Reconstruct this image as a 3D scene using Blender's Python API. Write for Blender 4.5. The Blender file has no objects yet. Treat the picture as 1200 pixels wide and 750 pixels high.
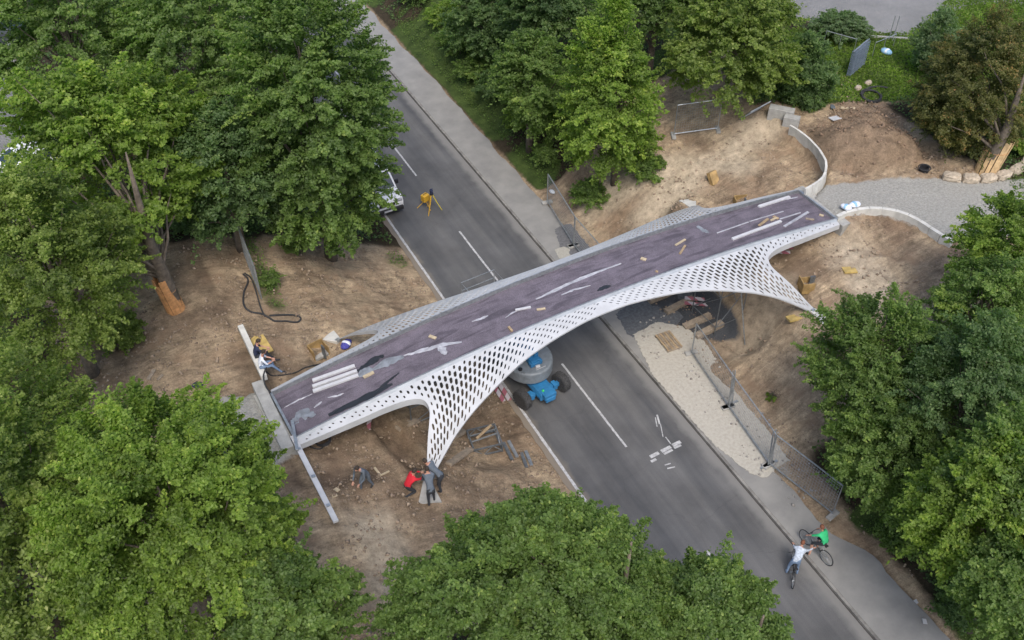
import bpy, bmesh, math, random
import numpy as np
from mathutils import Vector, Matrix, geometry
random.seed(7); np.random.seed(7)
R=math.radians
scene=bpy.context.scene
COL=scene.collection
# ---------------------------------------------------------------- camera and light
CAM=(-17.35,-27.5,34.0); PITCH=R(43.4); AZ=R(27.5); FPX=1167.0
cd=bpy.data.cameras.new('camera'); cam=bpy.data.objects.new('camera',cd); COL.objects.link(cam)
cam.location=CAM; cam.rotation_euler=(R(90)-PITCH,0,-AZ)
cd.sensor_width=36; cd.lens=36*FPX/1200; cd.clip_end=2000; cd.clip_start=.1
scene.camera=cam
w=bpy.data.worlds.new('World'); scene.world=w; w.use_nodes=True
nt=w.node_tree; nt.nodes.clear()
sky=nt.nodes.new('ShaderNodeTexSky'); sky.sky_type='NISHITA'; sky.sun_disc=False
SUN_EL=R(56); SUN_AZ=R(200)      # compass azimuth, from +Y clockwise
sky.sun_elevation=SUN_EL; sky.sun_rotation=SUN_AZ; sky.air_density=1.0; sky.dust_density=3.0; sky.ozone_density=1.0
bg=nt.nodes.new('ShaderNodeBackground'); bg.inputs['Strength'].default_value=.15
ow=nt.nodes.new('ShaderNodeOutputWorld'); nt.links.new(sky.outputs[0],bg.inputs[0]); nt.links.new(bg.outputs[0],ow.inputs[0])
sl=bpy.data.lights.new('sun','SUN'); sl.energy=1.35; sl.angle=R(24); sl.color=(1,.955,.9)
so=bpy.data.objects.new('sun',sl); COL.objects.link(so)
sd=Vector((math.sin(SUN_AZ)*math.cos(SUN_EL),math.cos(SUN_AZ)*math.cos(SUN_EL),math.sin(SUN_EL)))
so.rotation_euler=sd.to_track_quat('Z','Y').to_euler()
vs=scene.view_settings; vs.view_transform='Standard'; vs.look='None'; vs.gamma=1; vs.exposure=.72; vs.use_curve_mapping=False
# ---------------------------------------------------------------- materials
def s2l(c): return tuple((x/12.92 if x<=.04045 else ((x+.055)/1.055)**2.4) for x in c)
def mat(name,col,rough=.7,var=.0,scale=4,bump=0,bscale=20,metal=0,spec=.5,detail=4,col2=None,dist=.02,clear=0,lo=.35,hi=.65):
    m=bpy.data.materials.new(name); m.use_nodes=True; t=m.node_tree; b=t.nodes['Principled BSDF']
    b.inputs['Roughness'].default_value=rough; b.inputs['Metallic'].default_value=metal
    b.inputs['Specular IOR Level'].default_value=spec
    b.inputs['Coat Weight'].default_value=clear
    col=tuple(col[:3])
    tc=t.nodes.new('ShaderNodeTexCoord')
    if var or col2:
        n=t.nodes.new('ShaderNodeTexNoise'); n.inputs['Scale'].default_value=scale; n.inputs['Detail'].default_value=detail; n.inputs['Roughness'].default_value=.62
        t.links.new(tc.outputs['Object'],n.inputs['Vector'])
        r=t.nodes.new('ShaderNodeValToRGB'); r.color_ramp.elements[0].position=lo; r.color_ramp.elements[1].position=hi
        a=col2 if col2 else tuple(c*(1-var) for c in col); c2=col if col2 else tuple(min(1,c*(1+var)) for c in col)
        r.color_ramp.elements[0].color=(*a,1); r.color_ramp.elements[1].color=(*c2,1)
        t.links.new(n.outputs[0],r.inputs[0]); t.links.new(r.outputs[0],b.inputs['Base Color'])
    else: b.inputs['Base Color'].default_value=(*col,1)
    if bump:
        n2=t.nodes.new('ShaderNodeTexNoise'); n2.inputs['Scale'].default_value=bscale; n2.inputs['Detail'].default_value=5
        t.links.new(tc.outputs['Object'],n2.inputs['Vector'])
        bp=t.nodes.new('ShaderNodeBump'); bp.inputs['Strength'].default_value=bump; bp.inputs['Distance'].default_value=dist
        t.links.new(n2.outputs[0],bp.inputs['Height']); t.links.new(bp.outputs[0],b.inputs['Normal'])
    return m
M={}
M['white_steel']=mat('white_steel',(.44,.45,.462),.45,var=.08,scale=1.2)
M['grey_steel']=mat('grey_steel',(.36,.385,.41),.45,var=.12,scale=2.5,metal=.2)
M['galv']=mat('galv',(.34,.36,.37),.4,var=.2,scale=6,metal=.6)
M['dark_galv']=mat('dark_galv',(.16,.175,.185),.5,var=.2,scale=6,metal=.5)
M['concrete']=mat('concrete',(.32,.315,.295),.85,var=.16,scale=3,bump=.3,bscale=30)
M['pale_concrete']=mat('pale_concrete',(.52,.51,.47),.85,var=.13,scale=2.2,bump=.3,bscale=25)
M['wood']=mat('wood',(.34,.25,.15),.8,var=.25,scale=5)
M['pale_wood']=mat('pale_wood',(.44,.36,.24),.8,var=.15,scale=5)
M['grey_wood']=mat('grey_wood',(.27,.22,.165),.85,var=.25,scale=6)
M['ply']=mat('ply',(.33,.22,.09),.7,var=.3,scale=3)
M['yellow_ply']=mat('yellow_ply',(.46,.33,.11),.6,var=.25,scale=3)
M['orange_wood']=mat('orange_wood',(.50,.25,.10),.8,var=.25,scale=5)
M['black']=mat('black',(.018,.018,.02),.6)
M['rubber']=mat('rubber',(.03,.03,.032),.85,var=.35,scale=10)
M['tyre']=mat('tyre',(.045,.045,.046),.9,var=.4,scale=14,bump=.6,bscale=40)
M['white']=mat('white',(.50,.50,.51),.5,var=.08,scale=3)
M['car_white']=mat('car_white',(.72,.73,.74),.3,clear=.6)
M['car_dark']=mat('car_dark',(.04,.045,.055),.3,clear=.6)
M['glass']=mat('glass',(.025,.035,.045),.12,spec=.7)
M['blue']=mat('blue',(.03,.18,.38),.45,var=.15,scale=3,clear=.2)
M['lift_grey']=mat('lift_grey',(.19,.215,.235),.5,var=.14,scale=5)
M['yellow']=mat('yellow',(.55,.32,.03),.5,var=.1)
M['bright_yellow']=mat('bright_yellow',(.6,.48,.04),.5,var=.1)
M['red']=mat('red',(.50,.06,.07),.55,var=.15)
M['film']=mat('film',(.36,.36,.385),.4,var=.25,scale=4)
M['grey_film']=mat('grey_film',(.19,.205,.225),.4,var=.3,scale=3)
M['black_film']=mat('black_film',(.022,.024,.028),.4)
M['bark']=mat('bark',(.13,.105,.08),.95,var=.35,scale=4,bump=.8,bscale=14,dist=.04)
M['line']=mat('line',(.40,.40,.40),.8,var=.3,scale=7,detail=10)
M['skin']=mat('skin',(.50,.27,.19),.6)
M['hair']=mat('hair',(.035,.024,.016),.8)
M['red_hair']=mat('red_hair',(.16,.06,.03),.8)
M['stone']=mat('stone',(.50,.42,.32),.9,var=.25,scale=3,bump=.6,bscale=9,dist=.05,col2=(.30,.25,.19))
M['denim']=mat('denim',(.14,.20,.30),.85,var=.15,scale=9)
M['dark_cloth']=mat('dark_cloth',(.03,.033,.04),.85)
M['navy']=mat('navy',(.022,.03,.07),.85)
M['work_grey']=mat('work_grey',(.10,.12,.145),.85,var=.15,scale=8)
M['red_cloth']=mat('red_cloth',(.55,.015,.03),.8,var=.1,scale=8)
M['green_cloth']=mat('green_cloth',(.03,.42,.16),.8,var=.1,scale=8)
M['pale_cloth']=mat('pale_cloth',(.42,.47,.54),.85,var=.25,scale=14)
M['white_cloth']=mat('white_cloth',(.68,.72,.80),.85)
M['blue_cloth']=mat('blue_cloth',(.06,.06,.30),.8,var=.4,scale=20)
M['light_blue']=mat('light_blue',(.25,.45,.62),.5)
M['green_light']=mat('green_light',(.05,.55,.12),.3)
M['rust']=mat('rust',(.20,.09,.05),.8,var=.3,scale=5)
# striped red and white board
def stripe_mat():
    m=mat('striped',(.7,.7,.7),.55); t=m.node_tree; b=t.nodes['Principled BSDF']
    tc=t.nodes.new('ShaderNodeTexCoord'); wv=t.nodes.new('ShaderNodeTexWave'); wv.bands_direction='DIAGONAL'; wv.inputs['Scale'].default_value=.9
    t.links.new(tc.outputs['Object'],wv.inputs['Vector'])
    r=t.nodes.new('ShaderNodeValToRGB'); r.color_ramp.interpolation='CONSTANT'
    r.color_ramp.elements[0].color=(.36,.12,.15,1); r.color_ramp.elements[1].position=.5; r.color_ramp.elements[1].color=(.50,.46,.48,1)
    t.links.new(wv.outputs[1] if len(wv.outputs)>1 else wv.outputs[0],r.inputs[0]); t.links.new(r.outputs[0],b.inputs['Base Color']); return m
M['striped']=stripe_mat()
# deck membrane: purple-grey granulated sheet with darker crease streaks put into its colour
def deck_mat():
    m=mat('membrane',(.128,.112,.130),.75,var=.22,scale=1.6,bump=.5,bscale=60,dist=.01,lo=.3,hi=.7)
    t=m.node_tree; b=t.nodes['Principled BSDF']
    base=b.inputs['Base Color'].links[0].from_socket
    tc=t.nodes.new('ShaderNodeTexCoord'); mp=t.nodes.new('ShaderNodeMapping'); mp.inputs['Scale'].default_value=(.35,2.2,1); t.links.new(tc.outputs['Object'],mp.inputs[0])
    n=t.nodes.new('ShaderNodeTexNoise'); n.inputs['Scale'].default_value=1.5; n.inputs['Detail'].default_value=7; n.inputs['Distortion'].default_value=.8; t.links.new(mp.outputs[0],n.inputs[0])
    r=t.nodes.new('ShaderNodeValToRGB'); e=r.color_ramp.elements; e[0].position=.36; e[0].color=(.45,.45,.47,1); e[1].position=.5; e[1].color=(1,1,1,1)
    mx=t.nodes.new('ShaderNodeMix'); mx.data_type='RGBA'; mx.blend_type='MULTIPLY'; mx.inputs[0].default_value=.75
    t.links.new(n.outputs[0],r.inputs[0]); t.links.new(base,mx.inputs[6]); t.links.new(r.outputs[0],mx.inputs[7])
    g=t.nodes.new('ShaderNodeTexNoise'); g.inputs['Scale'].default_value=25; g.inputs['Detail'].default_value=3; t.links.new(tc.outputs['Object'],g.inputs[0])
    r2=t.nodes.new('ShaderNodeValToRGB'); e=r2.color_ramp.elements; e[0].position=.3; e[0].color=(.72,.72,.74,1); e[1].position=.7; e[1].color=(1.25,1.2,1.25,1)
    mx2=t.nodes.new('ShaderNodeMix'); mx2.data_type='RGBA'; mx2.blend_type='MULTIPLY'; mx2.inputs[0].default_value=1
    t.links.new(g.outputs[0],r2.inputs[0]); t.links.new(mx.outputs[2],mx2.inputs[6]); t.links.new(r2.outputs[0],mx2.inputs[7]); t.links.new(mx2.outputs[2],b.inputs['Base Color'])
    return m
M['membrane']=deck_mat()
# ---------------------------------------------------------------- mesh builder
class MB:
    def __init__(s): s.v=[]; s.f=[]; s.mi=[]; s.cur=0
    def add(s,vs,fs):
        o=len(s.v); s.v+= [tuple(p) for p in vs]; s.f+=[tuple(i+o for i in f) for f in fs]; s.mi+=[s.cur]*len(fs); return s
    def mat(s,i): s.cur=i; return s
    def box(s,c,d,rz=0,rx=0,ry=0,taper=1.0,M4=None):
        hx,hy,hz=d[0]/2,d[1]/2,d[2]/2
        m=Matrix.Translation(c)@Matrix.Rotation(rz,4,'Z')@Matrix.Rotation(ry,4,'Y')@Matrix.Rotation(rx,4,'X')
        if M4: m=M4
        P=[]
        for z in(-1,1):
            k=taper if z>0 else 1
            for x,y in((-1,-1),(1,-1),(1,1),(-1,1)): P.append(m@Vector((x*hx*k,y*hy*k,z*hz)))
        return s.add(P,[(3,2,1,0),(4,5,6,7),(0,1,5,4),(1,2,6,5),(2,3,7,6),(3,0,4,7)])
    def bar(s,a,b,w,h=None,up=(0,0,1)):
        a=Vector(a);b=Vector(b);h=h or w; d=b-a; L=d.length; d.normalize(); u=Vector(up)
        if abs(d.dot(u))>.98: u=Vector((1,0,0))
        x=d.cross(u).normalized(); z=x.cross(d)
        P=[]
        for q in(a,b):
            for i,j in((-1,-1),(1,-1),(1,1),(-1,1)): P.append(q+x*(i*w/2)+z*(j*h/2))
        return s.add(P,[(3,2,1,0),(4,5,6,7),(0,1,5,4),(1,2,6,5),(2,3,7,6),(3,0,4,7)])
    def tube(s,pts,r,n=8,caps=True):
        pts=[Vector(p) for p in pts]; rs=r if isinstance(r,(list,tuple)) else [r]*len(pts)
        N=len(pts); u=None; V=[];F=[]
        for i,p in enumerate(pts):
            t=(pts[min(i+1,N-1)]-pts[max(i-1,0)]).normalized()
            if u is None:
                u=Vector((0,0,1)) if abs(t.z)<.9 else Vector((1,0,0))
            x=t.cross(u)
            if x.length<1e-5: x=t.cross(Vector((0,1,0)))
            x.normalize(); u=x.cross(t).normalized()
            for k in range(n):
                a=2*math.pi*k/n; V.append(p+(x*math.cos(a)+u*math.sin(a))*rs[i])
        for i in range(N-1):
            for k in range(n):
                k2=(k+1)%n; F.append((i*n+k,i*n+k2,(i+1)*n+k2,(i+1)*n+k))
        if caps: F.append(tuple(range(n-1,-1,-1))); F.append(tuple((N-1)*n+k for k in range(n)))
        return s.add(V,F)
    def lathe(s,prof,c=(0,0,0),n=24,M4=None):
        V=[];F=[]; m=M4 or Matrix.Translation(c)
        for r,z in prof:
            for k in range(n):
                a=2*math.pi*k/n; V.append(m@Vector((r*math.cos(a),r*math.sin(a),z)))
        for i in range(len(prof)-1):
            for k in range(n):
                k2=(k+1)%n; F.append((i*n+k,i*n+k2,(i+1)*n+k2,(i+1)*n+k))
        if prof[0][0]>1e-4: F.append(tuple(range(n-1,-1,-1)))
        if prof[-1][0]>1e-4: F.append(tuple((len(prof)-1)*n+k for k in range(n)))
        return s.add(V,F)
    def prism(s,poly,y0,y1,M4=None):       # poly in (x,z), extruded along y
        n=len(poly); m=M4 or Matrix.Identity(4)
        V=[m@Vector((p[0],y0,p[1])) for p in poly]+[m@Vector((p[0],y1,p[1])) for p in poly]
        F=[tuple(range(n)),tuple(range(2*n-1,n-1,-1))]+[(i,i+n,(i+1)%n+n,(i+1)%n) for i in range(n)]
        return s.add(V,F)
    def slab(s,poly,z0,z1):                # poly in (x,y)
        n=len(poly); V=[(p[0],p[1],z0) for p in poly]+[(p[0],p[1],z1) for p in poly]
        F=[tuple(range(n-1,-1,-1)),tuple(range(n,2*n))]+[(i,(i+1)%n,(i+1)%n+n,i+n) for i in range(n)]
        return s.add(V,F)
    def blob(s,c,rad,n=1,noise=.0,seed=0,M4=None):
        bm=bmesh.new(); bmesh.ops.create_icosphere(bm,subdivisions=n,radius=1)
        rr=random.Random(seed); m=M4 or Matrix.Translation(c)
        V=[]
        for v in bm.verts:
            k=1+rr.uniform(-noise,noise); V.append(m@Vector((v.co.x*rad[0]*k,v.co.y*rad[1]*k,v.co.z*rad[2]*k)))
        F=[tuple(q.index for q in f.verts) for f in bm.faces]; bm.free()
        return s.add(V,F)
    def build(s,name,mats,parent=None,smooth=False,bevel=0,seg=2):
        me=bpy.data.meshes.new(name); me.from_pydata(s.v,[],s.f); 
        if not isinstance(mats,(list,tuple)): mats=[mats]
        for m_ in mats: me.materials.append(M[m_] if isinstance(m_,str) else m_)
        if len(mats)>1: me.polygons.foreach_set('material_index',s.mi)
        bm=bmesh.new(); bm.from_mesh(me)
        bmesh.ops.recalc_face_normals(bm,faces=bm.faces)
        if bevel: 
            bmesh.ops.bevel(bm,geom=[e for e in bm.edges if len(e.link_faces)==2 and e.calc_face_angle(0)>R(25)],offset=bevel,segments=seg,affect='EDGES',profile=.5)
        bm.to_mesh(me); bm.free()
        if smooth: me.polygons.foreach_set('use_smooth',[True]*len(me.polygons))
        me.update()
        o=bpy.data.objects.new(name,me); COL.objects.link(o)
        if parent: o.parent=parent
        return o
def tag(o,label,cat,group=None,kind=None):
    if label: o['label']=label
    if cat: o['category']=cat
    if group: o['group']=group
    if kind: o['kind']=kind
    return o
def thing(name,label,cat,loc=(0,0,0),rz=0,group=None):
    o=bpy.data.objects.new(name,None); COL.objects.link(o); o.location=loc; o.rotation_euler=(0,0,rz); o.empty_display_size=.3
    return tag(o,label,cat,group)
def struct(o): o['kind']='structure'; return o
def dup(root,loc,rz,label=None,scale=None):
    def cp(o,par):
        c=o.copy(); COL.objects.link(c); c.parent=par
        for ch in list(o.children): cp(ch,c)
        return c
    r=cp(root,None); r.location=loc; r.rotation_euler=(0,0,rz)
    if scale: r.scale=scale
    if label: r['label']=label
    return r
# ---------------------------------------------------------------- value noise (numpy)
_rs=np.random.RandomState(11); _T=_rs.rand(256,256)
def vnoise(x,y):
    xi=np.floor(x).astype(int); yi=np.floor(y).astype(int); fx=x-xi; fy=y-yi
    fx=fx*fx*(3-2*fx); fy=fy*fy*(3-2*fy)
    a=_T[xi%256,yi%256];b=_T[(xi+1)%256,yi%256];c=_T[xi%256,(yi+1)%256];d=_T[(xi+1)%256,(yi+1)%256]
    return (a*(1-fx)+b*fx)*(1-fy)+(c*(1-fx)+d*fx)*fy
def fbm(x,y,o=4,s=1.0):
    r=0;a=.5;t=0
    for i in range(o):
        r=r+a*vnoise(x*s+17.3*i,y*s+5.1*i); t+=a; a*=.5; s*=2.03
    return r/t
def sm(a,b,x): 
    t=np.clip((x-a)/(b-a),0,1); return t*t*(3-2*t)
def inpoly(X,Y,P):
    r=np.zeros(X.shape,bool); n=len(P); j=n-1
    for i in range(n):
        xi,yi=P[i]; xj,yj=P[j]
        c=((yi>Y)!=(yj>Y))&(X<(xj-xi)*(Y-yi)/((yj-yi)if yj!=yi else 1e-9)+xi); r^=c; j=i
    return r
def ray(px,py):
    a=px-600;b=375-py
    X=a;Y=b*math.sin(PITCH)+FPX*math.cos(PITCH);Z=b*math.cos(PITCH)-FPX*math.sin(PITCH)
    return (X*math.cos(AZ)+Y*math.sin(AZ),-X*math.sin(AZ)+Y*math.cos(AZ),Z)
def PZ(px,py,z):
    d=ray(px,py); t=(z-CAM[2])/d[2]; return Vector((CAM[0]+d[0]*t,CAM[1]+d[1]*t,z))
# ---------------------------------------------------------------- terrain
def axis(lo,hi,step,far):
    core=list(np.arange(lo,hi+1e-6,step)); out=[]; g=step; x=lo
    left=[]
    while x>-far: g*=1.25; x-=g; left.append(x)
    right=[]; x=core[-1]; g=step
    while x<far: g*=1.25; x+=g; right.append(x)
    return np.array(left[::-1]+core+right)
AX=axis(-30,44,.2,600); AY=axis(-24,52,.2,600)
GX,GY=np.meshgrid(AX,AY,indexing='ij')
EDGE_Y=[-30,-10,-4.65,-3.9,-1.75,-.95,-.6,-.4,1.1,1.7,2.6,3.7,5,7.3,9,12,30]
EDGE_X=[18.0,18.0,17.9,17.7,17.1,16.2,14.6,14.1,14.1,15.4,16.45,16.85,17.05,16.9,17,17.5,19]
def walk_edge(y): return np.interp(y,[-200,-14.4,-12.9,-1,1.5,8,14,250],[5.75,5.55,4.80,4.85,5.3,5.3,5.3,5.2])
def base_height(X,Y):
    d=-X
    Ln=np.interp(d,[3.3,3.6,4.5,7,9.3,11,13,14,16,600],[-.06,.03,.35,1.65,2.75,3.35,4.15,4.35,4.45,4.6])
    Lu=np.interp(d,[3.3,3.6,5.8,7.6,9.3,11,13,13.4,16,600],[-.06,.03,.4,1.6,2.72,3.2,3.75,4.25,4.45,4.6])
    k=sm(4.8,3.2,np.abs(Y))
    Lz=Ln*(1-k)+Lu*k
    Rn=np.interp(X,[5.6,6.0,6.5,8,10.3,12.5,15,17,600],[.03,.16,.3,1.3,2.72,3.35,3.75,3.85,3.85])
    Ru=np.interp(X,[5.6,6.0,8.2,9.3,10.3,12.5,15,17,600],[.03,.12,.17,1.6,2.7,3.35,3.7,3.85,3.85])
    k=sm(-3.9,-2.7,Y)*sm(4.2,3.0,Y)
    Rz=Rn*(1-k)+Ru*k
    ex=np.interp(Y,EDGE_Y,EDGE_X)
    st=sm(-.05,.3,X-ex)
    st2=sm(-3,1.5,X-ex)   # softer rise away from the walls
    ww=sm(-5.5,-4.8,Y)*sm(8.2,7.5,Y)
    Rz=Rz+(4.45-Rz)*(st*ww+st2*(1-ww))
    Z=np.where(X<0,Lz,Rz)
    Z=np.where((X>4)&(X<6.1),np.maximum(Z,.10),Z); e_=walk_edge(Y)+.1; mid=sm(-3.45,-3.2,X)*sm(.12,-.12,X-e_); Z=Z*(1-mid)-.08*mid
    return Z
Z=base_height(GX,GY)
offroad=sm(3.5,4.6,-GX)+sm(5.3,7.0,GX)
# spoil heap beside the yew
wx=GX+ (fbm(GX,GY,3,.5)-.5)*1.2; wy=GY+(fbm(GX+40,GY,3,.5)-.5)*1.2
e=((wx-19.6)*math.cos(R(-32))+(wy-3.2)*math.sin(R(-32)))**2/2.9**2+((wy-3.2)*math.cos(R(-32))-(wx-19.6)*math.sin(R(-32)))**2/2.15**2
heap=np.clip(1-e,0,1)**.7*1.55
path_keep=sm(2.2,2.9,GY+ (GX-15.4)*.48)
heap=heap*path_keep; Z+=heap
e2=((GX-21.6)**2+(GY-5.4)**2)/2.0**2; heap2=np.clip(1-e2,0,1)*.35; Z+=heap2
WB=[PZ(*q,4.4) for q in((981,253),(1003,245),(1040,244),(1075,256),(1117,282))]
dwb=np.minimum.reduce([np.hypot(GX-(a.x+(b.x-a.x)*f),GY-(a.y+(b.y-a.y)*f)) for a,b in zip(WB,WB[1:]) for f in(0,.25,.5,.75,1)])
kk=sm(2.4,.5,dwb)*sm(14.3,14.9,GX)*(GY<-.5); Z=np.maximum(Z,Z*(1-kk)+4.28*kk)
# hollow on the far side of the heap by the yew, worn path under the deck
Z-=.35*np.exp(-((GX-22.8)**2+(GY-1.6)**2)/1.0)
# excavation trench beside the near left leg
def seg_d(X,Y,a,b):
    ax,ay=a[:2];bx,by=b[:2];dx,dy=bx-ax,by-ay;t=np.clip(((X-ax)*dx+(Y-ay)*dy)/(dx*dx+dy*dy),0,1)
    return np.hypot(X-ax-t*dx,Y-ay-t*dy)
TA=PZ(446,492,2.9);TB=PZ(494,546,2.8)
Z-=.55*sm(.62,.3,seg_d(GX,GY,TA,TB))*(np.abs(GX)<16)
# formwork pits
PITS=[]
for px,py,z in((377,412,3.4),(938,338,3.2),(868,240,3.3)):
    p=PZ(px,py,z); PITS.append(p); Z-=.45*sm(.6,.3,np.hypot(GX-p[0],GY-p[1]))
# hummocks
n1=fbm(GX,GY,5,.35)-.5; n2=fbm(GX+9,GY+3,4,1.1)-.5; n3=fbm(GX+31,GY+7,3,3.1)-.5
# dirt / grass / gravel masks
edge=(fbm(GX+5,GY-8,4,.8)-.5)*1.6
LAWN=[(18.5,9.3),(19.6,7.4),(21.5,7.9),(23.5,6.6),(25.6,5.2),(27.6,4.2),(30,2.5),(48,-4),(60,14),(37,14.2),(30.5,11.6),(28.2,13.6),(24,16),(18,14)]
PARK=[(28.3,13.4),(30.6,11.6),(37.5,13),(60,0),(120,40),(60,120),(20,60),(22,28),(25,18)]
PARKL=[(-18.0,60),(-18.6,38),(-19.0,30),(-19.6,22),(-20.4,17),(-60,10),(-120,20),(-120,90)]
lawn=inpoly(GX+edge*.5,GY+edge*.5,LAWN).astype(float)
lawn=np.maximum(lawn,((GX>24.8)&(GY<4)&(GX+GY>27)).astype(float)*.9)
park=np.maximum(inpoly(GX,GY,PARK),inpoly(GX,GY,PARKL)).astype(float)
dl=-GX+edge*1.0
dirtL=sm(-12.8,-11.2,GY+edge)*sm(13.2,11.6,GY+edge)*(GX<-3.2)*sm(21.5,19.8,dl)
dirtR=sm(-10.5,-8.5,GY+edge)*sm(16.4,14.6,GY+edge)*(GX>4.6)*sm(24.5,23,GX)
# verge dirt strip right low side
dirtRv=((GX>4.5)&(GX<6.3+edge*.3)).astype(float)*.8
dirt=np.clip(np.maximum(np.maximum(dirtL,dirtR),dirtRv),0,1)
dirt=np.where((GX>5.4)&(GX<8.6+edge)&(GY>13.2+.2*edge),0,dirt)
forest=np.clip(1-dirt-lawn-park,0,1)
PATH=[(14.2,1.15),(15.4,1.75),(16.8,1.35),(19.0,.65),(21.0,-.4),(23.0,-1.5),(26,-3.2),(34,-8),(33,-11),(24,-6.3),(19.6,-5.3),(18.2,-4.4),(17.9,-3.6),(17.2,-1.8),(16.2,-.9),(14.4,-.65)]
path=inpoly(GX+edge*.12,GY+edge*.12,PATH).astype(float)
GRL=[(-13.5,1.2),(-15.4,1.6),(-16.5,-.5),(-16.5,-3.6),(-13.5,-2.2)]
path=np.maximum(path,inpoly(GX+edge*.3,GY+edge*.3,GRL).astype(float))
dark_gravel=inpoly(GX+edge*.25,GY+edge*.25,[(5.4,3.8),(5.4,-.4),(6.3,-1.0),(8.6,-2.2),(8.8,3.4)]).astype(float)
grey_gravel=.55*inpoly(GX+edge*.3,GY+edge*.3,[(4.7,-.8),(5.9,-1.4),(5.7,-9.5),(4.7,-10.2)]).astype(float)
grass=np.clip(lawn+sm(.52,.62,fbm(GX+3,GY,4,.35))*forest,0,1)
vg=((GX>5.5)&(GX<9.2)&(GY>13.4)).astype(float)*sm(.30,.45,fbm(GX,GY+8,4,.5)); grass=np.maximum(grass,vg)
vg2=((GX>5.9)&(GX<8.4)&(GY<-12.3)).astype(float)*sm(.40,.52,fbm(GX,GY+8,4,.6)); grass=np.maximum(grass,vg2*.9)
pl=seg_d(GX,GY,PZ(318,345,4.3),PZ(285,262,4.3)); grass=np.maximum(grass,sm(.8,.2,pl+edge*.5)*(GX>-12.1)*.6*(GX<-9))
gp_=PZ(463,300,.6); grass=np.maximum(grass,sm(1.3,.3,np.hypot(GX-gp_.x,GY-gp_.y)+edge*.7)*.55)
flat=np.maximum(park,path)
amp=offroad.clip(0,1)*(1-flat*.85)
n4=np.abs(fbm(GX+61,GY+17,4,.9)-.5); Z+=amp*(n1*.5*(1-lawn*.7)+n2*.34*(1-lawn)+n3*.17*(1-lawn)-n4*.35*(1-lawn))
Z+=np.clip((heap+heap2)*4,0,1)*((fbm(GX,GY+50,4,1.8)-.5)*.42)
# flatten at the deck ends and keep feet pads
for (x,y,r,z) in((-9.4,-4.95,.9,2.72),(-9.6,4.1,.8,2.75),(10.15,-4.2,.8,2.78),(9.9,5.0,.8,2.8)):
    k=sm(r*1.8,r*.6,np.hypot(GX-x,GY-y)); Z=Z*(1-k)+z*k
for (x0,x1,z) in((-13.35,-11.8,3.75),(12.2,14.1,3.75)):
    k=sm(-2.6,-1.9,GY)*sm(2.9,2.1,GY)*sm(x0-.1,x0+.1,GX)*sm(x1+.6,x1,GX); Z=np.where(k>0,np.minimum(Z,Z*(1-k)+z*k),Z)
TZ=Z
def th(x,y):
    i=int(np.clip(np.searchsorted(AX,x)-1,0,len(AX)-2)); j=int(np.clip(np.searchsorted(AY,y)-1,0,len(AY)-2))
    fx=(x-AX[i])/(AX[i+1]-AX[i]); fy=(y-AY[j])/(AY[j+1]-AY[j])
    return float((TZ[i,j]*(1-fx)+TZ[i+1,j]*fx)*(1-fy)+(TZ[i,j+1]*(1-fx)+TZ[i+1,j+1]*fx)*fy)
def gz(x,y):
    z=th(x,y)
    if -3.35<x<3.25: return 0.0
    if 3.25<=x<walk_edge(y): return max(z,.12)
    return z
def G(px,py,h=0):
    """point on the ground seen at a photo pixel"""
    d=ray(px,py); t=.020
    while t<.2:
        x=CAM[0]+d[0]*t*1;y=CAM[1]+d[1]*t;z=CAM[2]+d[2]*t
        if z<=gz(x,y)+h: return Vector((x,y,z))
        t+=.00006
    return Vector((x,y,z))
def mix(t,a,b,f,blend='MIX'):
    n=t.nodes.new('ShaderNodeMix'); n.data_type='RGBA'; n.blend_type=blend
    for s_,v in((6,a),(7,b),(0,f)):
        if hasattr(v,'is_output') or hasattr(v,'links'): t.links.new(v,n.inputs[s_])
        else: n.inputs[s_].default_value=(*v,1) if isinstance(v,tuple) else v
    return n.outputs[2]
def noise_ramp(t,vec,scale,detail,p0,c0,p1,c1,rough=.6,dist=0):
    n=t.nodes.new('ShaderNodeTexNoise'); n.inputs['Scale'].default_value=scale; n.inputs['Detail'].default_value=detail; n.inputs['Roughness'].default_value=rough; n.inputs['Distortion'].default_value=dist
    t.links.new(vec,n.inputs['Vector']); r=t.nodes.new('ShaderNodeValToRGB'); e=r.color_ramp.elements
    e[0].position=p0; e[0].color=(*c0,1) if isinstance(c0,tuple) else (c0,c0,c0,1); e[1].position=p1; e[1].color=(*c1,1) if isinstance(c1,tuple) else (c1,c1,c1,1)
    t.links.new(n.outputs[0],r.inputs[0]); return r.outputs[0],n.outputs[0]
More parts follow.
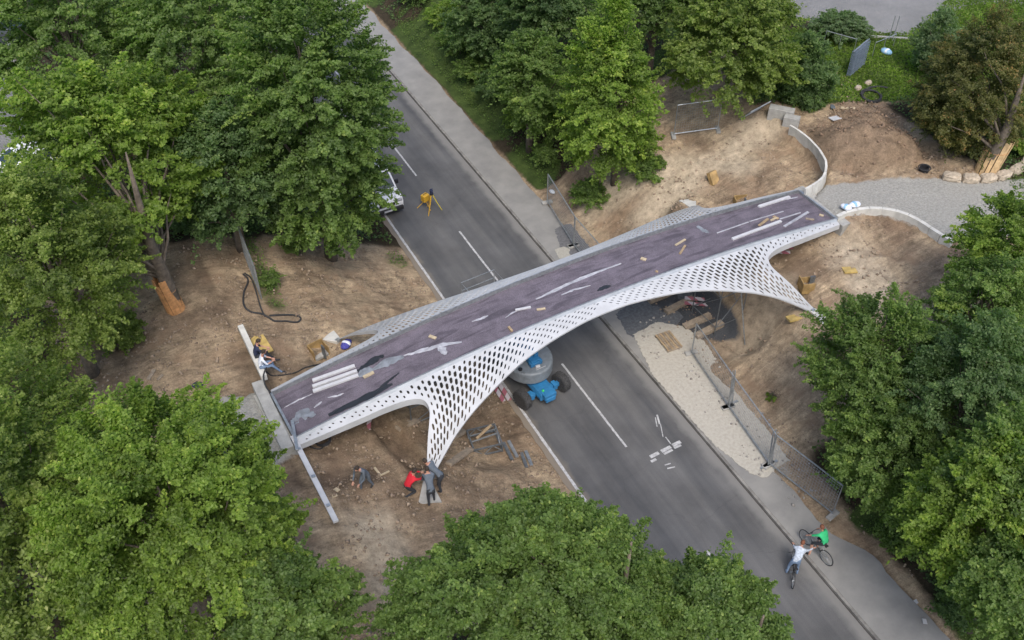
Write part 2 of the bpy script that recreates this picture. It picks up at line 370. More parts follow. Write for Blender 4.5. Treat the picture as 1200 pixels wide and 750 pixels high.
def terrain_mat():
    m=bpy.data.materials.new('terrain'); m.use_nodes=True; t=m.node_tree; b=t.nodes['Principled BSDF']; b.inputs['Roughness'].default_value=.95; b.inputs['Specular IOR Level'].default_value=.15
    tc=t.nodes.new('ShaderNodeTexCoord').outputs['Object']
    at=t.nodes.new('ShaderNodeAttribute'); at.attribute_name='ground'; sp=t.nodes.new('ShaderNodeSeparateColor'); t.links.new(at.outputs['Color'],sp.inputs[0])
    at2=t.nodes.new('ShaderNodeAttribute'); at2.attribute_name='soil'; sp2=t.nodes.new('ShaderNodeSeparateColor'); t.links.new(at2.outputs['Color'],sp2.inputs[0])
    big,_=noise_ramp(t,tc,.33,6,.34,(.225,.16,.108),.58,(.50,.385,.255),.66,.3)
    fine,fn=noise_ramp(t,tc,2.2,10,.32,.50,.66,1.26,.80)
    finer,ff=noise_ramp(t,tc,16,5,.30,.72,.7,1.22,.7)
    mp=t.nodes.new('ShaderNodeMapping'); mp.inputs['Rotation'].default_value=(0,0,R(35)); mp.inputs['Scale'].default_value=(.5,3.2,1); t.links.new(tc,mp.inputs[0])
    stk,_=noise_ramp(t,mp.outputs[0],1.3,6,.36,.74,.62,1.16,.65,1.0)
    d=mix(t,big,fine,1.0,'MULTIPLY'); d=mix(t,d,stk,1.0,'MULTIPLY'); d=mix(t,d,finer,1.0,'MULTIPLY')
    # warm red-brown patches
    pf,_=noise_ramp(t,tc,.8,4,.5,0.0,.72,1.0); d=mix(t,d,(.31,.215,.14),pf)
    d=mix(t,mix(t,d,(.5,.55,.6),.0),d,1.0)
    # freshly dug, browner soil on the heap
    hb=mix(t,(.27,.195,.13),fine,1.0,'MULTIPLY'); hb=mix(t,hb,finer,1.0,'MULTIPLY'); d=mix(t,d,hb,sp2.outputs[0])
    # pale sandy wheel-worn areas
    pale=mix(t,(.55,.46,.34),fine,1.0,'MULTIPLY'); d=mix(t,d,pale,sp2.outputs[1])
    # darker soil along trenches and in patches; deck shade painted in under the bridge
    dark_soil=mix(t,(.12,.085,.06),fine,1.0,'MULTIPLY'); d=mix(t,d,dark_soil,sp2.outputs[2])
    gcol,_=noise_ramp(t,tc,1.3,6,.32,(.032,.052,.014),.7,(.085,.125,.032))
    gcol=mix(t,gcol,finer,1.0,'MULTIPLY')
    forest=mix(t,(.055,.043,.027),fine,1.0,'MULTIPLY')
    gr,_=noise_ramp(t,tc,9,8,.3,(.24,.235,.215),.7,(.47,.455,.41),.75)
    asp,_=noise_ramp(t,tc,.5,6,.3,(.20,.198,.192),.7,(.27,.266,.258))
    def mask(s):
        n=t.nodes.new('ShaderNodeMath'); n.operation='MULTIPLY_ADD'; n.inputs[1].default_value=1; t.links.new(fn,n.inputs[0]); 
        a=t.nodes.new('ShaderNodeMath'); a.operation='ADD'; t.links.new(s,a.inputs[0]); t.links.new(fn,a.inputs[1])
        r=t.nodes.new('ShaderNodeMapRange'); r.inputs[1].default_value=.85; r.inputs[2].default_value=1.15; t.links.new(a.outputs[0],r.inputs[0]); return r.outputs[0]
    at3=t.nodes.new('ShaderNodeAttribute'); at3.attribute_name='paving'; sp3=t.nodes.new('ShaderNodeSeparateColor'); t.links.new(at3.outputs['Color'],sp3.inputs[0])
    c=mix(t,d,forest,mask(sp.outputs[2]))
    c=mix(t,c,gcol,mask(sp.outputs[0]))
    c=mix(t,c,gr,mask(sp.outputs[1]))
    c=mix(t,c,asp,mask(sp3.outputs[0]))
    dg=mix(t,(.075,.08,.088),finer,1.0,'MULTIPLY'); c=mix(t,c,dg,mask(sp3.outputs[1]))
    t.links.new(c,b.inputs['Base Color'])
    bp=t.nodes.new('ShaderNodeBump'); bp.inputs['Strength'].default_value=.75; bp.inputs['Distance'].default_value=.22; t.links.new(fn,bp.inputs['Height'])
    bp2=t.nodes.new('ShaderNodeBump'); bp2.inputs['Strength'].default_value=.7; bp2.inputs['Distance'].default_value=.05; t.links.new(ff,bp2.inputs['Height']); t.links.new(bp.outputs[0],bp2.inputs['Normal'])
    t.links.new(bp2.outputs[0],b.inputs['Normal'])
    return m
nx,ny=GX.shape
me=bpy.data.meshes.new('terrain'); me.vertices.add(nx*ny)
me.vertices.foreach_set('co',np.stack([GX,GY,Z],-1).astype(np.float32).ravel())
I=np.arange(nx*ny).reshape(nx,ny); Q=np.stack([I[:-1,:-1],I[1:,:-1],I[1:,1:],I[:-1,1:]],-1).reshape(-1)
nf=(nx-1)*(ny-1); me.loops.add(nf*4); me.loops.foreach_set('vertex_index',Q.astype(np.int32)); me.polygons.add(nf)
me.polygons.foreach_set('loop_start',np.arange(0,nf*4,4,dtype=np.int32)); me.polygons.foreach_set('use_smooth',np.ones(nf,bool))
me.update(calc_edges=True)
def colattr(name,r,g,b):
    a=me.color_attributes.new(name,'FLOAT_COLOR','POINT'); one=np.ones_like(GX)
    a.data.foreach_set('color',np.stack([r*one,g*one,b*one,one],-1).astype(np.float32).ravel())
def blur(a,n=2):
    for _ in range(n):
        a=(a+np.roll(a,1,0)+np.roll(a,-1,0)+np.roll(a,1,1)+np.roll(a,-1,1))/5
    return a
grass=blur(grass,3); path=blur(path); grey_gravel=blur(grey_gravel,4); forest=blur(forest,4); park=blur(park); dark_gravel=blur(dark_gravel,3)
colattr('ground',grass,np.clip(path+grey_gravel,0,1),forest)
pale_m=np.zeros_like(GX)
for a,b,wd in((G(985,285),G(1040,360),.9),(G(700,235),G(860,190),1.1),(G(430,620),G(470,680),1.0),(G(760,250),G(900,150),1.0),(G(900,350),G(870,400),1.2)):
    pale_m=np.maximum(pale_m,sm(wd*1.6,wd*.3,seg_d(GX,GY,a,b)+edge*.7))
brownL=sm(.2,.9,sm(-13.5,-11,GY)*sm(9,7,GY)*(GX<-8)*(GX>-22))*.15
dark_soil_m=np.maximum(sm(1.0,.4,seg_d(GX,GY,TA,TB)),sm(.5,.8,sm(1.8,.3,seg_d(GX,GY,G(395,565),G(420,560))+edge*.4)))*.8  # darker soil along the trench and in a patch nearby
under=sm(3.4,2.6,np.abs(GY-.3))*(np.abs(GX)<12.5)*(np.abs(GX)>3.3)*.5  # shade below the deck, painted as a darker band of soil
dark_soil_m=np.maximum(dark_soil_m*.8,under*.8)
dark_soil_m=np.maximum(dark_soil_m,.55*sm(1.0,.3,seg_d(GX,GY,G(285,420),G(312,462))))
dark_soil_m=np.maximum(dark_soil_m,.6*sm(.45,.65,fbm(GX+3,GY+70,3,.45))*(GX<-13.8))
colattr('soil',np.clip(np.clip(heap*2.5+heap2*4,0,1)+brownL,0,1),pale_m*.8,dark_soil_m)
colattr('paving',park,dark_gravel,0)
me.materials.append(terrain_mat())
terr=bpy.data.objects.new('ground',me); COL.objects.link(terr); struct(terr)
# ---------------------------------------------------------------- road
def road_mat():
    m=bpy.data.materials.new('asphalt'); m.use_nodes=True; t=m.node_tree; b=t.nodes['Principled BSDF']; b.inputs['Roughness'].default_value=.85; b.inputs['Specular IOR Level'].default_value=.3
    tc=t.nodes.new('ShaderNodeTexCoord').outputs['Object']
    mp=t.nodes.new('ShaderNodeMapping'); mp.inputs['Scale'].default_value=(1,.06,1); t.links.new(tc,mp.inputs[0])
    st,_=noise_ramp(t,mp.outputs[0],1.1,5,.30,(.072,.074,.078),.70,(.126,.124,.122),.6)
    bl,_=noise_ramp(t,tc,.3,8,.35,.80,.64,1.2); fi,ff=noise_ramp(t,tc,35,3,.25,.82,.75,1.18)
    c=mix(t,st,bl,1.0,'MULTIPLY'); c=mix(t,c,fi,1.0,'MULTIPLY')
    vo=t.nodes.new('ShaderNodeTexVoronoi'); vo.feature='DISTANCE_TO_EDGE'; vo.inputs['Scale'].default_value=.22
    wn=t.nodes.new('ShaderNodeTexNoise'); wn.inputs['Scale'].default_value=.8; wn.inputs['Detail'].default_value=6; t.links.new(tc,wn.inputs[0]); wm=t.nodes.new('ShaderNodeMix'); wm.data_type='RGBA'; wm.blend_type='ADD'; wm.inputs[0].default_value=1.6; t.links.new(tc,wm.inputs[6]); t.links.new(wn.outputs[1],wm.inputs[7]); t.links.new(wm.outputs[2],vo.inputs[0])
    cr=t.nodes.new('ShaderNodeMapRange'); cr.inputs[1].default_value=.0; cr.inputs[2].default_value=.006; cr.inputs[3].default_value=.90; cr.inputs[4].default_value=1; t.links.new(vo.outputs[0],cr.inputs[0])
    c=mix(t,c,cr.outputs[0],1.0,'MULTIPLY')
    sx=t.nodes.new('ShaderNodeSeparateXYZ'); t.links.new(tc,sx.inputs[0])
    n=t.nodes.new('ShaderNodeTexNoise'); n.inputs['Scale'].default_value=1.2; n.inputs['Detail'].default_value=6; t.links.new(tc,n.inputs[0])
    ad=t.nodes.new('ShaderNodeMath'); ad.operation='MULTIPLY_ADD'; ad.inputs[1].default_value=.5; t.links.new(n.outputs[0],ad.inputs[0]); t.links.new(sx.outputs[0],ad.inputs[2])
    mr=t.nodes.new('ShaderNodeMapRange'); mr.inputs[1].default_value=2.85; mr.inputs[2].default_value=3.2; t.links.new(ad.outputs[0],mr.inputs[0])
    c=mix(t,c,(.19,.185,.175),mr.outputs[0])
    ab=t.nodes.new('ShaderNodeMath'); ab.operation='MULTIPLY_ADD'; ab.inputs[1].default_value=-.7; t.links.new(n.outputs[0],ab.inputs[0]); t.links.new(sx.outputs[0],ab.inputs[2])
    mr2=t.nodes.new('ShaderNodeMapRange'); mr2.inputs[1].default_value=-3.2; mr2.inputs[2].default_value=-3.6; t.links.new(ab.outputs[0],mr2.inputs[0])
    c=mix(t,c,(.20,.17,.135),mr2.outputs[0])
    t.links.new(c,b.inputs['Base Color'])
    bp=t.nodes.new('ShaderNodeBump'); bp.inputs['Strength'].default_value=.4; bp.inputs['Distance'].default_value=.01; t.links.new(ff,bp.inputs['Height']); t.links.new(bp.outputs[0],b.inputs['Normal'])
    return m
def walk_mat():
    m=mat('sidewalk_asphalt',(.27,.263,.245),.9,bump=.4,bscale=40,dist=.01,col2=(.19,.186,.178),scale=.9,detail=8,lo=.3,hi=.7); return m
def sheet(name,x0,x1,y0,y1,z,mm,jit0=0,jit1=0,step=1.0):
    b=MB(); n=int((y1-y0)/step)+1; rr=random.Random(hash(name)%99)
    V=[];F=[]
    for i in range(n):
        y=y0+(y1-y0)*i/(n-1); a=rr.uniform(-1,1)*jit0; c=rr.uniform(-1,1)*jit1
        V+=[(x0+a,y,z),(x1+c,y,z)]
        if i: F.append((2*i-2,2*i-1,2*i+1,2*i))
    b.add(V,F); o=b.build(name,mm); return struct(o)
sheet('road',-3.42,3.205,-200,250,0.0,road_mat(),.05,0,.5)
M['walk']=walk_mat()
b=MB(); V=[];F=[]; rr=random.Random(5); ys=np.arange(-200,250.1,.4)
for i,y in enumerate(ys):
    we=float(walk_edge(y))+.06*math.sin(y*.31)+.05*math.sin(y*1.7)+rr.uniform(-.05,.05); V+=[(3.33,y,.118),(we,y,.118),(we+.1,y,-.1)]
    if i: k=3*i; F+=[(k-3,k-2,k+1,k),(k-2,k-1,k+2,k+1)]
b.add(V,F); struct(b.build('sidewalk','walk'))
b=MB()
for i in range(-90,110):   # kerb stones
    b.box((3.265,i*1.5+.75,.02),(.115,1.488,.2))
struct(b.build('kerb',mat('kerb_stone',(.20,.19,.175),.9,var=.35,scale=2)))
M['kerb_dark']=mat('joint_dirt',(.05,.045,.04),.9)
b=MB(); b.box((3.195,20,.003),(.06,300,.006)); struct(b.build('gutter_joint','kerb_dark'))
for y0,y1 in((23.7,17.9),(12.0,6.2),(.62,-5.1),(-11.1,-16.8),(35.4,29.6),(-22.8,-28.5),(47,41.3)):
    sheet('road_line',-.09,.01,y1,y0,.004,M['line'],.008,.008,.15)
sheet('road_line',-3.16,-3.04,-200,250,.004,M['line'],.008,.008,.2)
# white spray marks on the right-hand lane
b=MB()
def mark(p0,p1,wd):
    a=PZ(*p0,.004);c=PZ(*p1,.004); d=(c-a).normalized(); n=Vector((-d.y,d.x,0))*wd/2
    b.add([a-n,c-n,c+n,a+n],[(0,1,2,3)])
for q in(((762,535.5),(772,530.5),.22),((775,529),(786,523.5),.22),((788,522),(797.5,517.5),.22),((763,541),(769,538),.16),((778,532),(788,527),.14),((790,525),(798,521.5),.14),
         ((770,486),(773,497),.10),((768,489),(770,500),.06),((774,497),(777,512),.05),((779,545),(786,543),.07),((782,549),(791,547),.08),((786,520),(780,512),.06)): mark(q[0],q[1],q[2]*.8)
ln=M['line'].copy(); ln.name='spray_paint'; struct(b.build('road_marking',ln))
# the pale gravel strip laid over the right sidewalk
def patch(name,pts,z,mm,kind='structure',n=60,jit=.1,seed=1,th=.02):
    P=[Vector(p).to_2d() for p in pts]; out=[]; rr=random.Random(seed); L=len(P)
    for i in range(L):
        a=P[i];c=P[(i+1)%L]; k=max(1,int((c-a).length/.09))
        for j in range(k): q=a.lerp(c,j/k); out.append((q.x+rr.uniform(-jit,jit),q.y+rr.uniform(-jit,jit)))
    b=MB(); b.slab(out,z-th,z); o=b.build(name,mm); 
    if kind: o['kind']=kind
    return o
M['pale_gravel']=mat('pale_gravel',(.44,.415,.355),.95,bump=.6,bscale=40,dist=.015,col2=(.35,.325,.28),scale=7,detail=12,lo=.32,hi=.62)
M['slate_gravel']=mat('slate_gravel',(.13,.138,.15),.95,bump=.9,bscale=28,dist=.03,col2=(.075,.08,.088),scale=7,detail=9)
p=[PZ(*q,.12) for q in((742,392),(765,440),(800,480),(838,522),(880,556),(898,560),(915,545),(925,540),(880,475),(845,430),(825,400),(800,382),(770,378))]
patch('gravel_strip',p,.145,M['pale_gravel'],jit=.05)
p=[PZ(*q,.12) for q in((722,368),(735,392),(760,402),(790,385),(800,372),(835,360),(860,350),(850,320),(760,340))]
patch('dark_gravel',p,.14,M['slate_gravel'],jit=.05,seed=3)
p=[PZ(*q,.12) for q in((650,268),(668,262),(700,300),(715,330),(700,335),(680,318),(660,300))]
patch('asphalt_patch',p,.128,mat('fresh_asphalt',(.12,.12,.125),.9,var=.2,scale=8),jit=.06,seed=4,th=.008)
p=[PZ(*q,.12) for q in((650,293),(660,289),(668,291),(667,298),(674,301),(673,306),(662,308),(655,302))]
patch('concrete_patch',p,.134,mat('patch_concrete',(.34,.325,.28),.9,var=.1,scale=8),jit=.02,seed=5,th=.006)
# ---------------------------------------------------------------- bridge
BA=R(2.2); BX=.38; BY=0.0; HW=1.35
def zd(s): return 4.5+1.0*(1-(s/13.75)**2)
def drop(l):
    return .30*l+.112*l*l
bridge=thing('footbridge','white perforated steel shell footbridge with purple-grey deck spanning the road','footbridge',(BX,BY,0),BA)
MIDE=[(0,.62),(1,.64),(1.9,.72),(2.6,.80),(3.3,.90),(4.0,1.02),(4.7,1.18),(5.5,1.41),(6.2,1.63),(6.85,1.84),(7.4,2.04),(8.15,2.36),(8.75,2.67),(9.4,3.02),(9.72,3.18)]
ENDE=[(9.94,3.15),(9.64,2.75),(9.42,2.4),(9.18,2.02),(8.92,1.64),(8.73,1.32),(8.68,1.04),(8.80,.80),(9.15,.64),(9.6,.55),(10.3,.48),(11.4,.43),(13.75,.28)]
def smooth_poly(P,k=3):
    out=[]
    for i in range(len(P)-1):
        p0=P[max(i-1,0)];p1=P[i];p2=P[i+1];p3=P[min(i+2,len(P)-1)]
        for j in range(k):
            t=j/k; out.append(tuple(.5*((2*p1[c])+(-p0[c]+p2[c])*t+(2*p0[c]-5*p1[c]+4*p2[c]-p3[c])*t*t+(-p0[c]+3*p1[c]-3*p2[c]+p3[c])*t**3) for c in(0,1)))
    out.append(P[-1]); return out
mE=smooth_poly(MIDE,4); eE=smooth_poly(ENDE,4)
edgeP=mE+eE     # from (0,.47) round the foot to the end
top=[(13.75-13.75*i/80,0) for i in range(0,81)]
outline=edgeP+top
def pdist(p,P):
    m=9
    for i in range(len(P)-1):
        ax,ay=P[i];bx,by=P[i+1];dx,dy=bx-ax,by-ay;q=max(0,min(1,((p[0]-ax)*dx+(p[1]-ay)*dy)/(dx*dx+dy*dy+1e-12)))
        m=min(m,math.hypot(p[0]-ax-q*dx,p[1]-ay-q*dy))
    return m
def pin(p,P):
    r=False;j=len(P)-1
    for i in range(len(P)):
        xi,yi=P[i];xj,yj=P[j]
        if (yi>p[1])!=(yj>p[1]) and p[0]<(xj-xi)*(p[1]-yi)/(yj-yi)+xi: r=not r
        j=i
    return r
def hrow(s): return float(np.interp(abs(s),[0,3,5,7,8.5,9.6,11,13.75],[.50,.62,.84,1.02,1.08,.90,.66,.56]))
def cmap(s0,r_):
    l=r_*.8; s=s0
    for _ in range(12):
        s=s0+(-.19*min(l,3.2))*(s0-8.8)+float(np.interp(l,[1.2,1.9,2.6,3.15],[0,.12,.42,1.0]))
        l=.5*l+.5*r_*hrow(s)
    return s,l
holes=[]
PITCHC=.245
for ci in range(-1,62):
    s0=.12+ci*PITCHC
    r_=.20+(.14 if ci%2 else 0); j=0
    while r_<3.3:
        step=.255+.035*r_
        c=cmap(s0,r_)
        if 0.1<c[0]<13.6 and c[1]<2.93 and c[1]>.085 and pin(c,outline):
            de=pdist(c,edgeP); dt=c[1]; dm=min(de,dt*1.5)
            if de>.085:
                f=.33+.67*min(1,dm/.62); f=min(f,1)
                if c[0]<3.2: f=min(f,.56)
                elif c[0]<6: f=min(f,.56+.44*(c[0]-3.2)/2.8)
                if c[1]>1.2: f=max(f,float(np.interp(c[1],[1.2,1.8],[.6,.86])) if de>.16 else .62)
                if c[0]>9.8 and c[1]<1: f=min(f,.5)
                narrow=float(np.interp(c[1],[1.5,2.9],[1,1.2]))
                hwid=PITCHC*.315*f*narrow; hh=step*.385*min(1,f*1.08)
                if c[0]>10.6 and ci%2==0 and de<.13: r_+=step; continue
                H=[];ok=True
                for k in range(8):
                    a=math.pi/8+k*math.pi/4; ca,sa=math.cos(a),math.sin(a)
                    ex=.72
                    p=cmap(s0+hwid*math.copysign(abs(ca)**ex,ca),r_+hh*math.copysign(abs(sa)**ex,sa))
                    if p[0]<.03 or p[1]<.04: ok=False
                    H.append(p)
                if ok and all(pin(p,outline) for p in H) and min(pdist(p,edgeP) for p in H[::2])>.03: holes.append(H)
        r_+=step
pts=[];faces=[]
def addloop(L): 
    o=len(pts); pts.extend(L); faces.append(list(range(o,o+len(L))))
addloop(outline)
for H in holes: addloop(H)
allh=[(sum(p[0] for p in H)/8,sum(p[1] for p in H)/8) for H in holes]
ha=np.array(allh)
for i in range(1,46):
    for j in range(1,11):
        p=(i*.3+.001,j*.3)
        if pin(p,outline) and pdist(p,edgeP)>.12 and (np.hypot(ha[:,0]-p[0],ha[:,1]-p[1]).min()>.22): pts.append(p)
con=[(f[i],f[(i+1)%len(f)]) for f in faces for i in range(len(f))]
res=geometry.delaunay_2d_cdt([Vector(p) for p in pts],con,[],0,1e-5)
cv,cf=res[0],res[2]
QV=[(p.x,p.y) for p in cv]; QF=[]
for f in cf:
    c=(sum(QV[i][0] for i in f)/len(f),sum(QV[i][1] for i in f)/len(f))
    if not pin(c,outline): continue
    near=np.argsort(np.hypot(ha[:,0]-c[0],ha[:,1]-c[1]))[:4]
    if any(pin(c,holes[k]) for k in near): continue
    QF.append(tuple(f))
def shellpt(s,l,side): return (s,side*(HW+l),zd(s)-drop(l))
for side in(-1,1):
    V=[];F=[]
    for sg in(1,-1):
        o=len(V); V+=[shellpt(sg*p[0],p[1],side) for p in QV]
        for f in QF:
            f2=tuple(i+o for i in f); F.append(f2 if (side*sg<0) else f2[::-1])
    mb=MB(); mb.add(V,F); o=mb.build('perforated_shell','white_steel',bridge)
    bm=bmesh.new(); bm.from_mesh(o.data); bmesh.ops.remove_doubles(bm,verts=bm.verts,dist=.002); bmesh.ops.recalc_face_normals(bm,faces=bm.faces)
    # normals outwards
    av=sum((f.normal for f in bm.faces),Vector())
    if av.z<0: bmesh.ops.reverse_faces(bm,faces=bm.faces)
    bm.to_mesh(o.data); bm.free(); o.data.polygons.foreach_set('use_smooth',[True]*len(o.data.polygons))
    sdm=o.modifiers.new('thickness','SOLIDIFY'); sdm.thickness=.03; sdm.offset=-1
    es=o.modifiers.new('edges','EDGE_SPLIT'); es.split_angle=R(50)
    if side==1: o['label']='shaded grey-looking perforated side facing away up the road'
    # flange lips
    for sg in(1,-1):
        mb=MB(); V=[];F=[]
        E_=eE
        for i,(s,l) in enumerate(E_):
            t_=i/(len(E_)-1)
            hgt=float(np.interp(l,[.2,.5,1.0,1.7,2.4,3.15],[.24,.30,.30,.20,.09,.04]))
            p=shellpt(sg*s,l,side)
            # direction away from the opening side: down and slightly inward
            V+=[p,(p[0]-sg*.0,p[1]+side*.02,p[2]-hgt),(p[0],p[1]-side*.02,p[2]-.0),(p[0],p[1],p[2]-hgt)]
            if i:
                k=4*i; F+=[(k-4,k-3,k+1,k),(k-2,k-1,k+3,k+2),(k-3,k-1,k+3,k+1)]
        mb.add(V,F); mb.build('edge_flange','white_steel',bridge,smooth=False)
        # thin rim along the mid arch
        mb=MB(); V=[];F=[]
        for i,(s,l) in enumerate(mE):
            p=shellpt(sg*s,l,side); V+=[p,(p[0],p[1],p[2]-.07),(p[0],p[1]-side*.04,p[2]-.07)]
            if i: k=3*i; F+=[(k-3,k-2,k+1,k),(k-2,k-1,k+2,k+1)]
        mb.add(V,F); mb.build('edge_flange','white_steel',bridge)
N=56
def strip(prof,mm,name,s0=-13.75,s1=13.75,smooth=False):
    mb=MB(); V=[];F=[]; n=len(prof)
    for i in range(N+1):
        s=s0+(s1-s0)*i/N
        V+=[(s,q,zd(s)+z) for q,z in prof]
        if i:
            for k in range(n): a=(i-1)*n+k; c=(i-1)*n+(k+1)%n; F.append((a,c,c+n,a+n))
    F.append(tuple(range(n))); F.append(tuple(N*n+k for k in range(n-1,-1,-1)))
    mb.add(V,F); return mb.build(name,mm,bridge)
for side in(-1,1):
    strip([(side*(HW-.035),.10),(side*(HW+.0),.10),(side*(HW+.0),-.16),(side*(HW-.035),-.16)],'galv','parapet')
    strip([(side*(HW+.002),.07),(side*(HW+.09),-.03),(side*(HW+.09),-.055),(side*(HW+.002),-.02)],'grey_steel','edge_trim')
strip([(-HW+.036,-.11),(HW-.036,-.11),(HW-.036,-.17),(-HW+.036,-.17)],'membrane','deck')
strip([(-HW+.12,-.172),(HW-.12,-.172),(HW-.35,-.5),(-HW+.35,-.5)],'grey_steel','deck_box')
for sg in(-1,1):
    mb=MB(); mb.box((sg*13.80,0,4.43),(.1,2.72,.24)); mb.build('end_plate','galv',bridge)
    mb=MB(); mb.box((sg*14.15,0,3.75),(.58,3.5,1.2)); mb.build('abutment','concrete',bridge,bevel=.02)
# concrete foot blocks (wedge pointing at the leg)
for sg in(-1,1):
    for side in(-1,1):
        mb=MB(); s,l=9.85,3.13; p=Vector(shellpt(sg*s,l,side))
        d=Vector((sg*.34,side*.94,0)).normalized(); n=Vector((-d.y,d.x,0))
        a=p+Vector((0,0,-.02)); e=p+d*.95; 
        zt=p.z-.06
        V=[a-n*.13-d*.05,a+n*.13-d*.05,e+n*.46+Vector((0,0,-.22)),e-n*.46+Vector((0,0,-.22))]
        W=[Vector((q.x,q.y,1.8)) for q in V]
        mb.add(V+W,[(0,1,2,3),(7,6,5,4),(0,4,5,1),(1,5,6,2),(2,6,7,3),(3,7,4,0)])
        mb.build('foot_block','pale_concrete' if sg*side<0 or side>0 else 'concrete',bridge,bevel=.015)
        mb=MB(); mb.bar(p-d*.12+Vector((0,0,.02)),p+d*.10+Vector((0,0,-.07)),.2,.07); mb.build('foot_shoe','galv',bridge)
def b2w(s,q,z): 
    return Vector((BX+s*math.cos(BA)-q*math.sin(BA),BY+s*math.sin(BA)+q*math.cos(BA),z))
def D(px,py,h=-.105):
    d=ray(px,py); t=.02
    while t<.06:
        x,y,z=(CAM[i]+d[i]*t for i in range(3))
        s=(x-BX)*math.cos(BA)+(y-BY)*math.sin(BA)
        if z<=zd(s)+h: return Vector((x,y,z))
        t+=.00002
# ---------------------------------------------------------------- trees
def leaf_mat(name,dark,light,yellow=None):
    m=bpy.data.materials.new(name); m.use_nodes=True; t=m.node_tree; b=t.nodes['Principled BSDF']
    at=t.nodes.new('ShaderNodeAttribute'); at.attribute_name='tint'
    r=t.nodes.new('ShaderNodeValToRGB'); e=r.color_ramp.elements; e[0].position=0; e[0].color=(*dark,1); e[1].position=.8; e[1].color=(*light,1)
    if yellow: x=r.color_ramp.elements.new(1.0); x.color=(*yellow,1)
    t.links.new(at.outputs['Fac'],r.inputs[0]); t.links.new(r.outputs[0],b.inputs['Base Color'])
    b.inputs['Roughness'].default_value=.5; b.inputs['Specular IOR Level'].default_value=.35
    tr=t.nodes.new('ShaderNodeBsdfTranslucent'); mc=mix(t,r.outputs[0],(.75,1.0,.35),1.0,'MULTIPLY'); 
    sc=t.nodes.new('ShaderNodeMix'); sc.data_type='RGBA'; sc.blend_type='MULTIPLY'; sc.inputs[0].default_value=1; t.links.new(mc,sc.inputs[6]); sc.inputs[7].default_value=(2.1,2.1,2.1,1)
    t.links.new(sc.outputs[2],tr.inputs[0])
    mx=t.nodes.new('ShaderNodeMixShader'); mx.inputs[0].default_value=.48; t.links.new(b.outputs[0],mx.inputs[1]); t.links.new(tr.outputs[0],mx.inputs[2])
    t.links.new(mx.outputs[0],t.nodes['Material Output'].inputs[0]); return m
LM={
 'bright':leaf_mat('leaves_bright',(.080,.125,.022),(.225,.310,.056),(.34,.39,.08)),
 'mid':leaf_mat('leaves_mid',(.066,.108,.028),(.170,.245,.064),(.27,.33,.085)),
 'dark':leaf_mat('leaves_dark',(.054,.094,.034),(.132,.200,.070),(.20,.26,.09)),
 'olive':leaf_mat('leaves_olive',(.070,.103,.022),(.205,.26,.058),(.35,.38,.13)),
 'grey':leaf_mat('leaves_greyish',(.065,.10,.045),(.17,.235,.11),(.23,.30,.15)),
 'yew':leaf_mat('needles_brownish',(.062,.078,.024),(.165,.155,.052),(.34,.20,.08)),
}
def leaves_mesh(name,P,Nn,S,tint,mm,rs,droop=.0):
    """P: centres, Nn: normals, S: sizes; every leaf is a folded four-corner blade"""
    n=len(P); Nn=Nn/np.linalg.norm(Nn,axis=1,keepdims=True)
    rnd=rs.normal(size=(n,3)); T=np.cross(Nn,rnd); T/=np.linalg.norm(T,axis=1,keepdims=True)+1e-9; B=np.cross(Nn,T)
    S=S[:,None]; v0=P-T*S*.5; v2=P+T*S*.5-Nn*S*.12; v1=P+B*S*.33+Nn*S*.12-T*S*.14; v3=P-B*S*.33+Nn*S*.12-T*S*.16
    V=np.stack([v0,v1,v2,v3],1).reshape(-1,3)
    me=bpy.data.meshes.new(name); me.vertices.add(4*n); me.vertices.foreach_set('co',V.astype(np.float32).ravel())
    idx=np.arange(4*n,dtype=np.int32).reshape(n,4); tri=np.stack([idx[:,0],idx[:,1],idx[:,2],idx[:,0],idx[:,2],idx[:,3]],1).ravel()
    me.loops.add(6*n); me.loops.foreach_set('vertex_index',tri); me.polygons.add(2*n); me.polygons.foreach_set('loop_start',np.arange(0,6*n,3,dtype=np.int32))
    me.update(calc_edges=True)
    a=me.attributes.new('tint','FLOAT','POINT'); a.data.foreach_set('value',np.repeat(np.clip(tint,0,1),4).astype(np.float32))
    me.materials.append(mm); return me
def lobes(dirs,seed,freq=2.3):
    rs=np.random.RandomState(seed); r=np.zeros(len(dirs))
    for k in range(10):
        a=rs.normal(size=3)*freq; ph=rs.rand()*6.28; r+=np.sin(dirs@a+ph)/ (1+.12*k)
    return r/3.2
CNT=[0]
